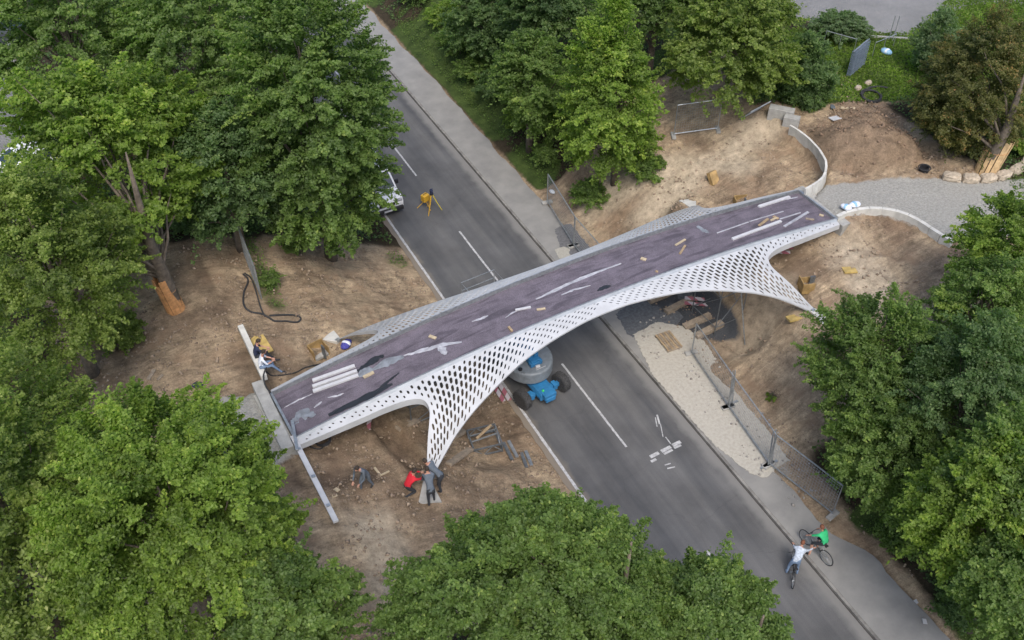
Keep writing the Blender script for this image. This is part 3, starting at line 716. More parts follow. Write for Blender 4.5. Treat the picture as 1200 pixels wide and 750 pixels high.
def crown(cen,rad,seed,kind,leaf=.17,clumps=300,per=70,cr=.62,low=-.55,lump=.22,flat=.55,sub=None,density=1.15,bough=.5,taper=.3):
    """cen relative to the tree's base"""
    leaf*=.84; per=int(per*1.3); rs=np.random.RandomState(seed); rad=np.maximum(np.array(rad,float)-cr*.62,.15); cen=np.array(cen,float)
    clumps=int(clumps*density)
    d=rs.normal(size=(clumps*3,3)); d/=np.linalg.norm(d,axis=1,keepdims=True); d=d[d[:,2]>low][:clumps]
    rr=1+lump*lobes(d,seed); shell=rs.rand(len(d)); depth=np.where(shell<.72,1-rs.rand(len(d))**1.5*.22,.35+.45*rs.rand(len(d)))
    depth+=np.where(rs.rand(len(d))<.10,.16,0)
    C=cen+d*rad*(rr*depth)[:,None]
    # gather the clumps on boughs so that the crown breaks into lobes with gaps between them
    nb=max(5,int(len(d)/(13 if rad.mean()>1.6 else 9))); bi=rs.choice(len(C),nb,replace=False); BC=C[bi]
    dist=np.linalg.norm((C[:,None]-BC[None])*np.array([1,1,1.25]),axis=2); own=dist.argmin(1); pull=np.clip(.50+.12*rs.randn(len(C)),.1,.8)
    C=C*(1-pull[:,None]*bough)+BC[own]*(pull[:,None]*bough)
    C[:,2]+=np.array([rs.uniform(-.35,.35) for _ in range(nb)])[own]*cr*1.3
    btint=rs.normal(size=nb)*.11
    # crowns narrow towards the top
    zt=np.clip((C[:,2]-cen[2])/rad[2],0,1.2); k_=1-taper*zt**1.3; C[:,:2]=cen[:2]+(C[:,:2]-cen[:2])*k_[:,None]
    P=[];NN=[];TT=[];SS=[]
    for i in range(len(d)):
        k=int(per*(.6+.8*rs.rand())); L=cr*(1.5+1.3*rs.rand())*(2.1 if rs.rand()<.045 else 1); wdt=cr*(.42+.3*rs.rand())
        out=d[i]*np.array([1,1,.55])+np.array([0,0,.22])+rs.normal(size=3)*.28; out/=np.linalg.norm(out)
        u=rs.rand(k)**.8; w=wdt*np.sqrt(np.clip(1-u,0.02,1))*(.35+.65*np.minimum(u*4,1))
        q=rs.normal(size=(k,3))*w[:,None]*np.array([1,1,flat*.75])
        ax=(u[:,None]-.62)*L*out; ax[:,2]-=.16*L*u**2
        P.append(C[i]+ax+q*.62); up_=np.clip(q[:,2]/(w+.01),-1,1)
        n=rs.normal(size=(k,3))*.50+np.array([0,0,.8])+out*.45; NN.append(n)
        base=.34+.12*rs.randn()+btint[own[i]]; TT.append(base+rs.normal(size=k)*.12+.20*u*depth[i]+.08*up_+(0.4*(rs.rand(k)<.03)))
        SS.append(leaf*(.7+.6*rs.rand(k)))
    P=np.concatenate(P);NN=np.concatenate(NN);TT=np.concatenate(TT);SS=np.concatenate(SS)
    CNT[0]+=len(P)
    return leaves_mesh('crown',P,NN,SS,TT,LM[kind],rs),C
def limbs(mb,H,C,tr,seed,n=26,forks=1,cy=.35):
    rr=random.Random(seed)
    top_=Vector((0,0,H)); lean=Vector((rr.uniform(-.3,.3),rr.uniform(-.3,.3),0))
    axis_=[Vector((0,0,-.3)),Vector((0,0,H*.2))+lean*.3,Vector((0,0,H*.45))+lean,Vector((0,0,H*.75))+lean*.6,top_+lean*.2]
    mb.tube([axis_[0]+Vector((0,0,0))]+axis_[1:],[tr*1.25,tr,tr*.75,tr*.42,.03],10)
    idx=list(range(len(C))); rr.shuffle(idx)
    for k in idx[:n]:
        c=Vector(C[k]); zt=min(max(c.z*.45,H*.22),H*.8); f=zt/H
        # point on the axis
        for j in range(4):
            if axis_[j].z<=zt<=axis_[j+1].z: a=axis_[j].lerp(axis_[j+1],(zt-axis_[j].z)/(axis_[j+1].z-axis_[j].z))
        m1=a.lerp(c,.4)+Vector((rr.uniform(-.3,.3),rr.uniform(-.3,.3),.25)); m2=a.lerp(c,.75)+Vector((rr.uniform(-.25,.25),rr.uniform(-.25,.25),.15))
        r0=tr*.34*(1.1-f*.6); mb.tube([a,m1,m2,c],[r0,r0*.62,r0*.36,.012],6,False)
NT=[0]
def tree(name,label,cat,base,cen,rad,kind,seed,group=None,trunk=.22,H=None,limbn=26,guard=None,**kw):
    """base: world point; cen: world crown centre; rad: radii"""
    b=Vector(base); root=thing(name,label,cat,b,0,group)
    c=Vector(cen)-b
    me,C=crown(c,rad,seed,kind,**kw); o=bpy.data.objects.new('crown',me); COL.objects.link(o); o.parent=root
    if trunk:
        mb=MB(); H=H or c.z+rad[2]*.55
        # shear the trunk so it ends beneath the crown centre
        limbs(mb,H,C,trunk,seed,limbn)
        sx,sy=c.x/max(c.z,.1),c.y/max(c.z,.1)
        mb.v=[(p[0]+ (sx*max(p[2],0) if (abs(p[0])<1.0 and abs(p[1])<1.0) else 0),p[1]+(sy*max(p[2],0) if (abs(p[0])<1.0 and abs(p[1])<1.0) else 0),p[2]) for p in mb.v] if False else mb.v
        mb.build('trunk','bark',root,smooth=True)
    return root
def cw(px,py,z): return PZ(px,py,z)
def at_ground(p,dx=0,dy=0): return Vector((p.x+dx,p.y+dy,gz(p.x+dx,p.y+dy)))
def spec(name,label,px,py,z,r,kind,seed,cat='tree',base=None,rz=None,group=None,shift=(0,0),**kw):
    """crown centred where the photo shows it, z metres above the road, horizontal radius r (x,y) or number"""
    c=cw(px,py,z); rx,ry=(r if isinstance(r,tuple) else (r,r)); b=base if base is not None else at_ground(c,*shift)
    kw.setdefault('limbn',26)
    return tree(name,label,cat,b,c,(rx,ry,rz or (rx+ry)/2*.9),kind,seed,group,**kw)
GRN='broadleaf trees around the site'
# left side of the road
t1=spec('maple_tree','large bright green maple with orange boards around its trunk, left of the dirt clearing',135,178,10.0,(4.7,4.7),'bright',21,base=G(207,363),rz=4.6,clumps=620,per=85,leaf=.19,trunk=.3,cr=.66)
t2=spec('maple_tree','tall dense green maple overhanging the white van beside the road',367,140,9.6,(4.1,4.7),'mid',22,base=G(388,303),rz=7.0,clumps=950,per=85,leaf=.18,trunk=.26,cr=.62,low=-.8)
spec('maple_tree','bright maple at the top edge of the photo between two larger maples',232,45,10.5,(4.2,4.4),'mid',23,rz=4.6,clumps=430,per=75,leaf=.2)
spec('maple_tree','olive green maple in the top left corner beside the parking area',75,40,10,(4.6,4.4),'mid',24,rz=4.6,clumps=430,per=75,leaf=.2)
spec('maple_tree','dark maple behind the top of the tall one by the road',330,-10,8.5,(3.6,3.6),'dark',25,rz=4.4,clumps=300,per=70,leaf=.2)
spec('small_tree','shaded dark tree filling the gap left of the tall maple, above the wire fence',262,205,8.0,(3.1,3.0),'dark',26,rz=3.6,clumps=380,per=75,leaf=.16)
spec('linden_tree','yellowish green linden at the left edge beside the guarded maple',58,315,10.0,(4.0,4.0),'olive',27,rz=4.4,clumps=560,per=90,leaf=.14,cr=.6)
spec('linden_tree','dark linden in the lower left corner behind the bright foreground maple',12,590,10.2,(3.8,5.0),'olive',28,rz=4.6,clumps=560,per=90,leaf=.14,cr=.58)
spec('maple_tree','large bright green maple in the lower left foreground beside the gravel',205,622,10.4,(3.6,3.8),'bright',29,rz=3.8,clumps=1250,per=100,leaf=.125,cr=.42,lump=.34)
spec('maple_tree','green maple at the bottom edge left of the worker in the white helmet',335,722,8.8,(2.3,2.1),'mid',30,rz=2.6,clumps=300,per=90,leaf=.14,cr=.45)
spec('maple_tree','broad fresh green maple at the bottom centre overhanging the road',618,706,9.4,(4.1,3.5),'mid',31,rz=4.0,base=Vector((-7.5,-15.5,2.0)),taper=.45,clumps=1250,per=100,leaf=.12,cr=.42,lump=.36)
spec('maple_tree','smaller maple crown at the bottom reaching over the left lane',805,730,8.0,(3.0,2.5),'mid',32,rz=2.5,base=Vector((-4.6,-18.0,.5)),clumps=720,per=100,leaf=.12,cr=.42,lump=.36)
# right bank, far side
spec('maple_tree','pale green tree on the bank right behind the wire fence by the sidewalk',712,112,7.2,(2.9,2.9),'bright',33,base=G(719,216),rz=5.4,clumps=620,per=80,leaf=.16,trunk=.16,low=-.75,lump=.28)
spec('small_tree','dense green tree on the bank left of the pale one',622,92,5.2,(2.4,3.0),'mid',34,rz=3.6,clumps=380,per=75,leaf=.16,low=-.75)
spec('small_tree','dark bushy tree on the bank at the top edge above the sidewalk',565,22,4.6,(2.4,3.2),'dark',35,rz=3.2,clumps=330,per=70,leaf=.17,low=-.75)
spec('small_tree','round tree at the top edge behind the bank shrubs',640,8,7.0,(3.2,3.2),'dark',36,rz=4.0,clumps=360,per=70,leaf=.18)
spec('maple_tree','large yellow-green maple above the leaning wire fence',862,48,8.6,(4.3,4.0),'olive',37,rz=4.6,clumps=560,per=80,leaf=.18,base=Vector((19.5,14.5,gz(19.5,14.5))))
spec('maple_tree','green maple crown at the top edge between the pale tree and the yellow-green maple',770,-10,9.0,(3.6,3.6),'mid',38,rz=4.2,clumps=320,per=70,leaf=.19)
spec('small_tree','dark round tree beside the lawn near the steel fence stack',945,82,6.2,(1.9,1.9),'dark',39,rz=2.4,clumps=260,per=70,leaf=.14,low=-.8,trunk=.12)
spec('poplar_tree','silvery upright shrub tree between the lawn and the yew',1098,52,6.3,(1.6,1.6),'grey',40,rz=2.1,clumps=190,per=60,leaf=.13,flat=1.6,cr=.4,trunk=.1,low=-.8)
# right side, near
spec('small_tree','dense dark green tree beside the right dirt slope',1024,425,6.2,(2.7,2.9),'mid',41,rz=3.0,clumps=460,per=85,leaf=.13,cr=.5,low=-.8)
spec('small_tree','dark green round tree at the right edge of the photo',1138,455,7.2,(2.9,2.9),'dark',42,rz=3.2,clumps=460,per=85,leaf=.13,cr=.5,low=-.8)
spec('small_tree','bright green tree at the right edge above the dark round one',1185,285,8.2,(2.5,2.4),'bright',43,rz=2.6,clumps=330,per=85,leaf=.13,cr=.5,low=-.8,trunk=.14)
spec('small_tree','light green tree between the bright edge tree and the dark round one',1158,362,7.0,(2.6,2.4),'mid',49,rz=2.8,clumps=330,per=80,leaf=.13,cr=.5,low=-.85,trunk=.12)
spec('small_tree','green tree over the lower right bank beside the wire fence',1052,525,4.8,(2.4,2.6),'mid',44,shift=(1.2,.6),rz=2.6,clumps=400,per=85,leaf=.13,cr=.48,low=-.8,trunk=.12)
spec('small_tree','yellow-green tree in the lower right above the verge',1142,596,6.2,(2.6,2.6),'bright',45,shift=(2.0,1.0),rz=3.0,clumps=430,per=85,leaf=.14,cr=.5,low=-.8)
spec('small_tree','green tree in the lower right corner',1206,690,6.2,(2.5,2.5),'mid',46,shift=(1.5,1.5),rz=3.4,clumps=380,per=85,leaf=.14,cr=.5,low=-.85)
spec('small_tree','green tree at the right edge between the dark round tree and the corner tree',1200,560,7.6,(2.4,2.4),'mid',47,rz=3.0,clumps=300,per=80,leaf=.14,cr=.5,low=-.8)
# the yew with its board-wrapped trunk
yb=G(1155,200); yw=spec('yew_tree','brownish yew with pale boards tied around its leaning trunk, behind the boulders',1143,98,8.2,(3.1,3.1),'yew',48,base=yb,rz=3.7,clumps=900,per=80,limbn=12,leaf=.115,cr=.5,flat=1.0,trunk=.3,low=-1,lump=.25,bough=.5)
def guard(root,r0,r1,h,n,mm,lean=(0,0),broken=False):
    rr=random.Random(n); mb=MB()
    for k in range(n):
        a=2*math.pi*k/n+rr.uniform(-.06,.06); hh=h*(rr.uniform(.8,1.03)); d=Vector((math.cos(a),math.sin(a),0))
        p=d*r0+Vector((0,0,-.1)); q=d*r1+Vector((lean[0],lean[1],hh)); mb.bar(p,q,2*math.pi*r0/n*.86,.025,up=d)
    g=mb.build('trunk_guard',mm,root)
    mb=MB()
    for f in(.6,):
        c=Vector((lean[0]*f,lean[1]*f,h*f)); r=r0+(r1-r0)*f+.03
        mb.tube([c+Vector((math.cos(a),math.sin(a),0))*r for a in[2*math.pi*i/20 for i in range(21)]],.012,5,False)
    mb.build('strap','orange_wood',g)
guard(t1,.40,.36,2.0,14,'orange_wood',(-.25,.1)); M['guard_wood']=mat('guard_wood',(.50,.345,.18),.8,var=.2,scale=5); guard(yw,.52,.60,2.0,15,'guard_wood',(.5,.1))
# ---------------------------------------------------------------- shrubs and undergrowth
def shrub(label,px,py,r,h,kind,seed,name='shrub',**kw):
    g=G(px,py); kw.setdefault('leaf',.12)
    c=g+Vector((0,0,h*.42)); 
    kw.setdefault('clumps',int(60*r*r+30))
    kw.setdefault('cr',.38); return tree(name,label,'shrub',g,c,(r,r,h*.6),kind,seed,None,trunk=.05,limbn=8,H=h*.6,per=60,low=-.5,**kw)
shrub('round clipped greyish green hedge at the top right beside the parking area',982,42,1.9,1.6,'grey',60,name='hedge',clumps=300)
shrub('small green bush at the end of the thin wire fence in the left clearing',316,334,.6,.8,'mid',61)
shrub('low bush growing under the tall maple beside the trunk',345,292,.9,.8,'mid',62)
shrub('bush under the pale tree nearest the wire fence by the sidewalk',690,238,1.2,1.6,'mid',63)
shrub('bush under the pale tree on its right side',755,205,1.2,1.4,'mid',64)
shrub('dark shrub beside the lawn left of the pipe coil',950,118,1.3,1.4,'dark',65)
shrub('dark shrub right above the leaning wire fence',900,115,1.1,1.5,'dark',66)
shrub('shrub on the grass bank beside the upper sidewalk',560,92,1.5,1.8,'mid',67)
shrub('yellowish shrub on the grass bank at the top edge',520,25,1.4,1.6,'bright',68)
shrub('light shrub between the grass bank and the dense bank tree',655,160,1.5,2.2,'mid',69)
shrub('tiny plant on the dirt slope left of the dark green trees',905,467,.3,.3,'bright',70,cr=.16,clumps=10)
shrub('green bush at the corner of the lower wire fence',990,560,.9,1.0,'mid',71)
shrub('green bush over the lower right verge',1060,640,1.1,1.3,'mid',72)
shrub('bush at the bottom edge over the lower right verge',1120,720,1.1,1.3,'dark',73)
shrub('dark shrub under the shaded tree left of the wire fence',225,262,1.3,1.2,'dark',74)
shrub('bush at the foot of the tall maple on its road side',425,262,.7,.8,'mid',75)
shrub('green bush under the yellowish linden beside the boarded maple',140,395,1.2,1.3,'olive',76)
shrub('light green shrub at the right edge by the yew boulders',1196,180,.8,1.0,'bright',77)
shrub('leafy shrub on the bank between the upper sidewalk and the dark bushy tree',540,62,1.7,2.2,'mid',80)
shrub('dark shrub low on the bank left of the dense green tree',585,112,1.6,2.0,'dark',81)
shrub('fresh green shrub low on the bank beside the upper sidewalk bend',612,148,1.3,1.7,'bright',82)
shrub('shrub at the top edge of the grass bank',490,0,1.6,2.0,'mid',83)
shrub('small shrub at the foot of the bank just above the far wire fence',640,188,1.0,1.2,'mid',84)
# undergrowth carpets (uncountable)
def carpet(name,label,maskfn,n,seed,kind,hgt=.5,leaf=.13):
    rs=np.random.RandomState(seed); X=rs.uniform(-30,44,n*8);Y=rs.uniform(-24,52,n*8)
    k=maskfn(X,Y); X=X[k][:n];Y=Y[k][:n]
    i=np.clip(np.searchsorted(AX,X)-1,0,len(AX)-2);j=np.clip(np.searchsorted(AY,Y)-1,0,len(AY)-2); Zg=TZ[i,j]
    cl=fbm(X+seed,Y,3,1.1); h=np.clip((cl-.32)*3,0,1)*hgt*rs.rand(len(X))
    P=np.stack([X,Y,Zg+.03+h],1); Nn=rs.normal(size=(len(X),3))*.5+np.array([0,0,1.])
    me=leaves_mesh(name,P,Nn,leaf*(.6+.8*rs.rand(len(X))),.25+.5*(cl-.3)*1.4+rs.normal(size=len(X))*.14,LM[kind],rs)
    o=bpy.data.objects.new(name,me); COL.objects.link(o); tag(o,label,None,None,'stuff'); o['category']='undergrowth'; CNT[0]+=len(X)
def look(arr,X,Y):
    i=np.clip(np.searchsorted(AX,X)-1,0,len(AX)-2);j=np.clip(np.searchsorted(AY,Y)-1,0,len(AY)-2); return arr[i,j]
carpet('undergrowth','low leafy undergrowth beneath the trees around the clearing',lambda X,Y:(look(forest,X,Y)>.5)&((X<-3.7)|(X>6.0))&(look(grass,X,Y)<.5),90000,1,'dark',.7,.15)
carpet('bank_weeds','low weeds and grass on the banks beside the road',lambda X,Y:((X<-3.7)|(X>6.0))&(look(grass,X,Y)>.4)&(look(lawn,X,Y)<.5),60000,2,'mid',.35,.10)
def blades(name,label,maskfn,n,seed,kind,h=.1):
    rs=np.random.RandomState(seed); X=rs.uniform(-30,44,n*12);Y=rs.uniform(-24,52,n*12); k=maskfn(X,Y); X=X[k][:n];Y=Y[k][:n]
    P=np.stack([X,Y,look(TZ,X,Y)+.04],1); Nn=rs.normal(size=(len(X),3))+np.array([0,0,.25])
    me=leaves_mesh(name,P,Nn,h*(.7+.8*rs.rand(len(X))),.35+.9*(fbm(X,Y,3,.6)-.5)+rs.normal(size=len(X))*.15,LM[kind],rs)
    o=bpy.data.objects.new(name,me); COL.objects.link(o); tag(o,label,None,None,'stuff'); o['category']='grass'
blades('lawn_grass','short green grass of the lawn by the parking area',lambda X,Y:(look(lawn,X,Y)>.5),80000,3,'bright',.13)
# loose clods and stones lying on the soil (uncountable)
def clods(name,label,cat,maskfn,n,seed,mm,s0,s1):
    rs=np.random.RandomState(seed); X=rs.uniform(-22,26,n*10);Y=rs.uniform(-16,16,n*10); k=maskfn(X,Y); X=X[k][:n];Y=Y[k][:n]; n=len(X)
    S=s0+(s1-s0)*rs.rand(n)**4; oc=np.array([[1,0,0],[-1,0,0],[0,1,0],[0,-1,0],[0,0,.8],[0,0,-.6]],float)
    V=oc[None]*S[:,None,None]*(.6+.8*rs.rand(n,6,1)); a=rs.rand(n)*6.28; c,s=np.cos(a),np.sin(a)
    x=V[...,0]*c[:,None]-V[...,1]*s[:,None];y=V[...,0]*s[:,None]+V[...,1]*c[:,None]
    V=np.stack([x+X[:,None],y+Y[:,None],V[...,2]+np.maximum(look(TZ,X,Y),np.where((X>3.3)&(X<5.6),.14,-9))[:,None]+.01],-1).reshape(-1,3)
    tr=np.array([[0,2,4],[2,1,4],[1,3,4],[3,0,4],[2,0,5],[1,2,5],[3,1,5],[0,3,5]]); F=(np.arange(n)[:,None,None]*6+tr[None]).reshape(-1)
    me=bpy.data.meshes.new(name); me.vertices.add(6*n); me.vertices.foreach_set('co',V.astype(np.float32).ravel()); me.loops.add(len(F)); me.loops.foreach_set('vertex_index',F.astype(np.int32)); me.polygons.add(len(F)//3); me.polygons.foreach_set('loop_start',np.arange(0,len(F),3,dtype=np.int32)); me.update(calc_edges=True); me.materials.append(M[mm])
    o=bpy.data.objects.new(name,me); COL.objects.link(o); tag(o,label,None,None,'stuff'); o['category']=cat
M['clod']=mat('clod',(.36,.28,.20),.95,col2=(.19,.14,.10),scale=.8)
M['brown_clod']=mat('brown_clod',(.26,.18,.12),.95,col2=(.13,.09,.06),scale=1.2)
M['rubble']=mat('rubble',(.48,.46,.42),.95,col2=(.20,.18,.16),scale=3)
clods('dirt_clods','small clods of dry soil scattered over the bare ground','soil',lambda X,Y:(look(dirt,X,Y)>.6)&((X<-3.5)|(X>6.0))&(look(heap,X,Y)<.05)&(look(path,X,Y)<.3)&(fbm(X,Y,3,.7)>.43),22000,5,'clod',.015,.10)
clods('heap_clods','lumpy clods covering the brown spoil heap','soil',lambda X,Y:(look(heap+heap2,X,Y)>.05),9000,6,'brown_clod',.02,.12)
clods('rubble_stones','loose stones and rubble along the foot of the lower wire fence','stones',lambda X,Y:(X>4.4)&(X<6.3)&(Y<-1.2)&(Y>-11)&(rs_mask(X,Y)),2200,7,'rubble',.02,.10) if False else None
clods('rubble_stones','loose stones and rubble along the foot of the lower wire fence','stones',lambda X,Y:(X>4.0)&(X<6.4)&(Y<1.2)&(Y>-11)&(fbm(X,Y,3,1.2)+.12*(X-5)>.42),5200,7,'rubble',.012,.085)
# ---------------------------------------------------------------- people
def skin_mesh(verts,edges,radii,root=0,sub=1):
    me=bpy.data.meshes.new('tmp'); me.from_pydata(verts,edges,[]); o=bpy.data.objects.new('tmp',me); COL.objects.link(o)
    md=o.modifiers.new('s','SKIN'); md.use_smooth_shade=True
    sv=me.skin_vertices[0].data if me.skin_vertices else None
    if sv is None:
        bm=bmesh.new(); bm.from_mesh(me); bm.verts.layers.skin.verify(); bm.to_mesh(me); bm.free(); sv=me.skin_vertices[0].data
    for i,v in enumerate(sv):
        r=radii[i]; v.radius=r if isinstance(r,tuple) else (r,r); v.use_root=(i==root)
    if sub: ss=o.modifiers.new('b','SUBSURF'); ss.levels=sub; ss.render_levels=sub
    dg=bpy.context.evaluated_depsgraph_get(); dg.update(); m2=bpy.data.meshes.new_from_object(o.evaluated_get(dg))
    V=[v.co.copy() for v in m2.vertices]; F=[tuple(p.vertices) for p in m2.polygons]
    bpy.data.objects.remove(o); bpy.data.meshes.remove(me); bpy.data.meshes.remove(m2); return V,F
def hand_geo():
    V=[];F=[]
    def app(r): 
        o=len(V); V.extend(r[0]); F.extend(tuple(i+o for i in f) for f in r[1])
    app(skin_mesh([(0,0,0),(0,.035,0),(0,.085,-.004)],[(0,1),(1,2)],[(.024,.018),(.036,.016),(.038,.014)],0,1))
    for k,(x,L) in enumerate(((-.028,.066),(-.010,.078),(.010,.072),(.028,.056))):
        app(skin_mesh([(x*.8,.07,0),(x,.09,-.002),(x*1.05,.09+L*.5,-.016),(x*1.05,.09+L*.8,-.040)],[(0,1),(1,2),(2,3)],[.010,.0095,.0088,.0075],0,0))
    app(skin_mesh([(.020,.02,0),(.046,.045,-.01),(.052,.082,-.024)],[(0,1),(1,2)],[.012,.0115,.009],0,0))
    return V,F
HAND=hand_geo()
def frame_from(d,up=(0,0,1)):
    y=Vector(d).normalized(); u=Vector(up)
    if abs(y.dot(u))>.95: u=Vector((0,1,0))
    x=y.cross(u).normalized(); z=x.cross(y); return Matrix((x,y,z)).transposed()
def person(label,loc,rz,J,cols,hair='hair',helmet=None,scale=1.0,stripe=None,short_sleeves=False,shorts=False,bag=None):
    """J: joints in a local frame (x right, y forward, z up)"""
    names=['pelvis','waist','chest','neck','shL','elL','wrL','shR','elR','wrR','hipL','knL','anL','toL','hipR','knR','anR','toR']
    J={k:Vector(v) for k,v in J.items()}
    E_=[('pelvis','waist'),('waist','chest'),('chest','neck'),('chest','shL'),('shL','elL'),('elL','wrL'),('chest','shR'),('shR','elR'),('elR','wrR'),('pelvis','hipL'),('hipL','knL'),('knL','anL'),('anL','toL'),('pelvis','hipR'),('hipR','knR'),('knR','anR'),('anR','toR')]
    Rr={'pelvis':(.150,.115),'waist':(.140,.105),'chest':(.165,.120),'neck':.055,'shL':.066,'elL':.045,'wrL':.027,'shR':.066,'elR':.045,'wrR':.027,'hipL':.100,'knL':.066,'anL':.043,'toL':.038,'hipR':.100,'knR':.066,'anR':.043,'toR':.038}
    V,F=skin_mesh([J[n] for n in names],[(names.index(a),names.index(b)) for a,b in E_],[Rr[n] for n in names],0,1)
    mats=['skin',cols[0],cols[1],cols[2]]
    segs=[('waist','chest',1),('chest','neck',1),('chest','shL',1),('chest','shR',1),('pelvis','waist',1),('shL','elL',1),('shR','elR',1),('elL','wrL',0 if short_sleeves else 1),('elR','wrR',0 if short_sleeves else 1),
          ('pelvis','hipL',2),('pelvis','hipR',2),('hipL','knL',2),('hipR','knR',2),('knL','anL',0 if shorts else 2),('knR','anR',0 if shorts else 2),('anL','toL',3),('anR','toR',3)]
    def sd_(p,a,b):
        d=b-a; t=max(0,min(1,(p-a).dot(d)/max(d.length_squared,1e-9))); return (p-a-d*t).length,t
    mb=MB(); mb.v=[tuple(v) for v in V]
    for f in F:
        c=sum((V[i] for i in f),Vector())/len(f); best=(9,0)
        for a,b,m_ in segs:
            q,t=sd_(c,J[a],J[b]); r=Rr[a]; r=r[0] if isinstance(r,tuple) else r
            if a=='chest' and b=='neck' and t>.75: m_=0
            if m_ and a[:2]=='el' and t>.9: m_=0
            if q-r*.6<best[0]: best=(q-r*.6,m_)
        mb.f.append(f); mb.mi.append(best[1])
    # head with nose, ears, eyes and mouth, kept in the same mesh
    hd=J['head']; look_=J.get('look',Vector((0,1,-.1))); HM=Matrix.Translation(hd)@frame_from(look_).to_4x4()
    bm=bmesh.new(); bmesh.ops.create_uvsphere(bm,u_segments=14,v_segments=10,radius=1)
    HV=[]
    for v in bm.verts:
        x,y,z=v.co; x*=.076; y*=.095; z*=.118
        if z<0: x*=1+z*1.6; y=y*(1+z*.8)+(.012 if y>0 else 0)
        if y>.06 and abs(x)<.022 and -.035<z<.02: y+=.022
        if y>.05 and abs(abs(x)-.032)<.014 and 0<z<.03: y-=.01
        HV.append(HM@Vector((x,y,z)))
    mb.cur=0; mb.add(HV,[tuple(q.index for q in f.verts) for f in bm.faces]); bm.free()
    for sx in(-1,1): mb.blob(None,(.012,.022,.03),1,M4=HM@Matrix.Translation((sx*.078,-.005,0)))
    mb.tube([J['neck']-Vector((0,0,.03)),hd+(J['neck']-hd)*.25],.052,8)
    for sx in(-1,1): mb.mat(3).blob(None,(.010,.006,.006),1,M4=HM@Matrix.Translation((sx*.031,.086,.012)))
    mb.blob(None,(.022,.005,.005),1,M4=HM@Matrix.Translation((0,.094,-.048))); mb.cur=0
    for s_ in('L','R'):
        wr=J['wr'+s_]; el=J['el'+s_]; fr=frame_from(wr-el).to_4x4(); mir=Matrix.Scale(-1 if s_=='R' else 1,4,Vector((1,0,0)))
        Mh=Matrix.Translation(wr)@fr@mir; mb.add([Mh@v for v in HAND[0]],HAND[1])
    if stripe:
        pass
    root=thing('person',label,'person',loc,rz); root.scale=(scale,)*3
    body=mb.build('body',[M[m_] for m_ in mats],root,smooth=True)
    # hair or helmet as a shaped cap
    bm=bmesh.new(); bmesh.ops.create_uvsphere(bm,u_segments=16,v_segments=10,radius=1); hb=MB()
    if helmet: dim=(.115,.135,.12); zc=.035
    else: dim=(.086,.106,.122); zc=.012
    HV=[]
    for v in bm.verts:
        x,y,z=v.co; zz=z*dim[2]+zc; yy=y*dim[1]-(.012 if not helmet else 0)
        if helmet: 
            if z<-.05: zz=zc-.004; k=1.12; x*=k; yy*=k*1.05
        elif (y>.35 and z<.45): yy=y*.07; zz=min(zz,.12)
        elif z<-.45: zz=-.05; x*=.9
        HV.append(HM@Vector((x*dim[0],yy,zz)))
    hb.add(HV,[tuple(q.index for q in f.verts) for f in bm.faces]); bm.free()
    hb.build('helmet' if helmet else 'hair',helmet or hair,root,smooth=True)
    if bag:
        pass
    return root
def stand(bend=.0,armL=None,armR=None,step=.15,**kw):
    """bend: forward lean in metres at the shoulders"""
    z=lambda a:a
    J=dict(pelvis=(0,-.10*bend/.5 if bend else 0,.93),waist=(0,bend*.25,1.12-.05*bend),chest=(0,bend*.75,1.36-.28*bend),neck=(0,bend*1.0,1.52-.42*bend),head=(0,bend*1.15+.03,1.66-.50*bend),look=(0,1,-.25-bend))
    cx=J['chest']; 
    for s_,sx in(('L',-1),('R',1)):
        J['sh'+s_]=(sx*.19,cx[1]+bend*.08,cx[2]+.07); J['el'+s_]=(sx*.26,cx[1]+.02,cx[2]-.22); J['wr'+s_]=(sx*.24,cx[1]+.14,cx[2]-.45)
        J['hip'+s_]=(sx*.095,J['pelvis'][1],.88); J['kn'+s_]=(sx*.11,step*(1 if sx>0 else -1)*.6+.05,.49); J['an'+s_]=(sx*.12,step*(1 if sx>0 else -1)-.03,.09); J['to'+s_]=(sx*.13,step*(1 if sx>0 else -1)+.14,.04)
    if armL: J['elL'],J['wrL']=armL
    if armR: J['elR'],J['wrR']=armR
    J.update(kw); return J
def face(a,b): # rotation so local +Y points from a to b
    d=Vector(b)-Vector(a); return math.atan2(-d.x,d.y)
def gp(px,py): return G(px,py)
# 1 bent worker walking left of the near leg
p=gp(430,572); person('bareheaded worker in grey overalls bending forward on the dirt between the beam and the leg',p,face(p,gp(405,588)),stand(.26,armL=((-.25,.28,1.02),(-.16,.48,.86)),armR=((.25,.28,1.02),(.14,.50,.84)),step=.2),['work_grey','work_grey','black'])
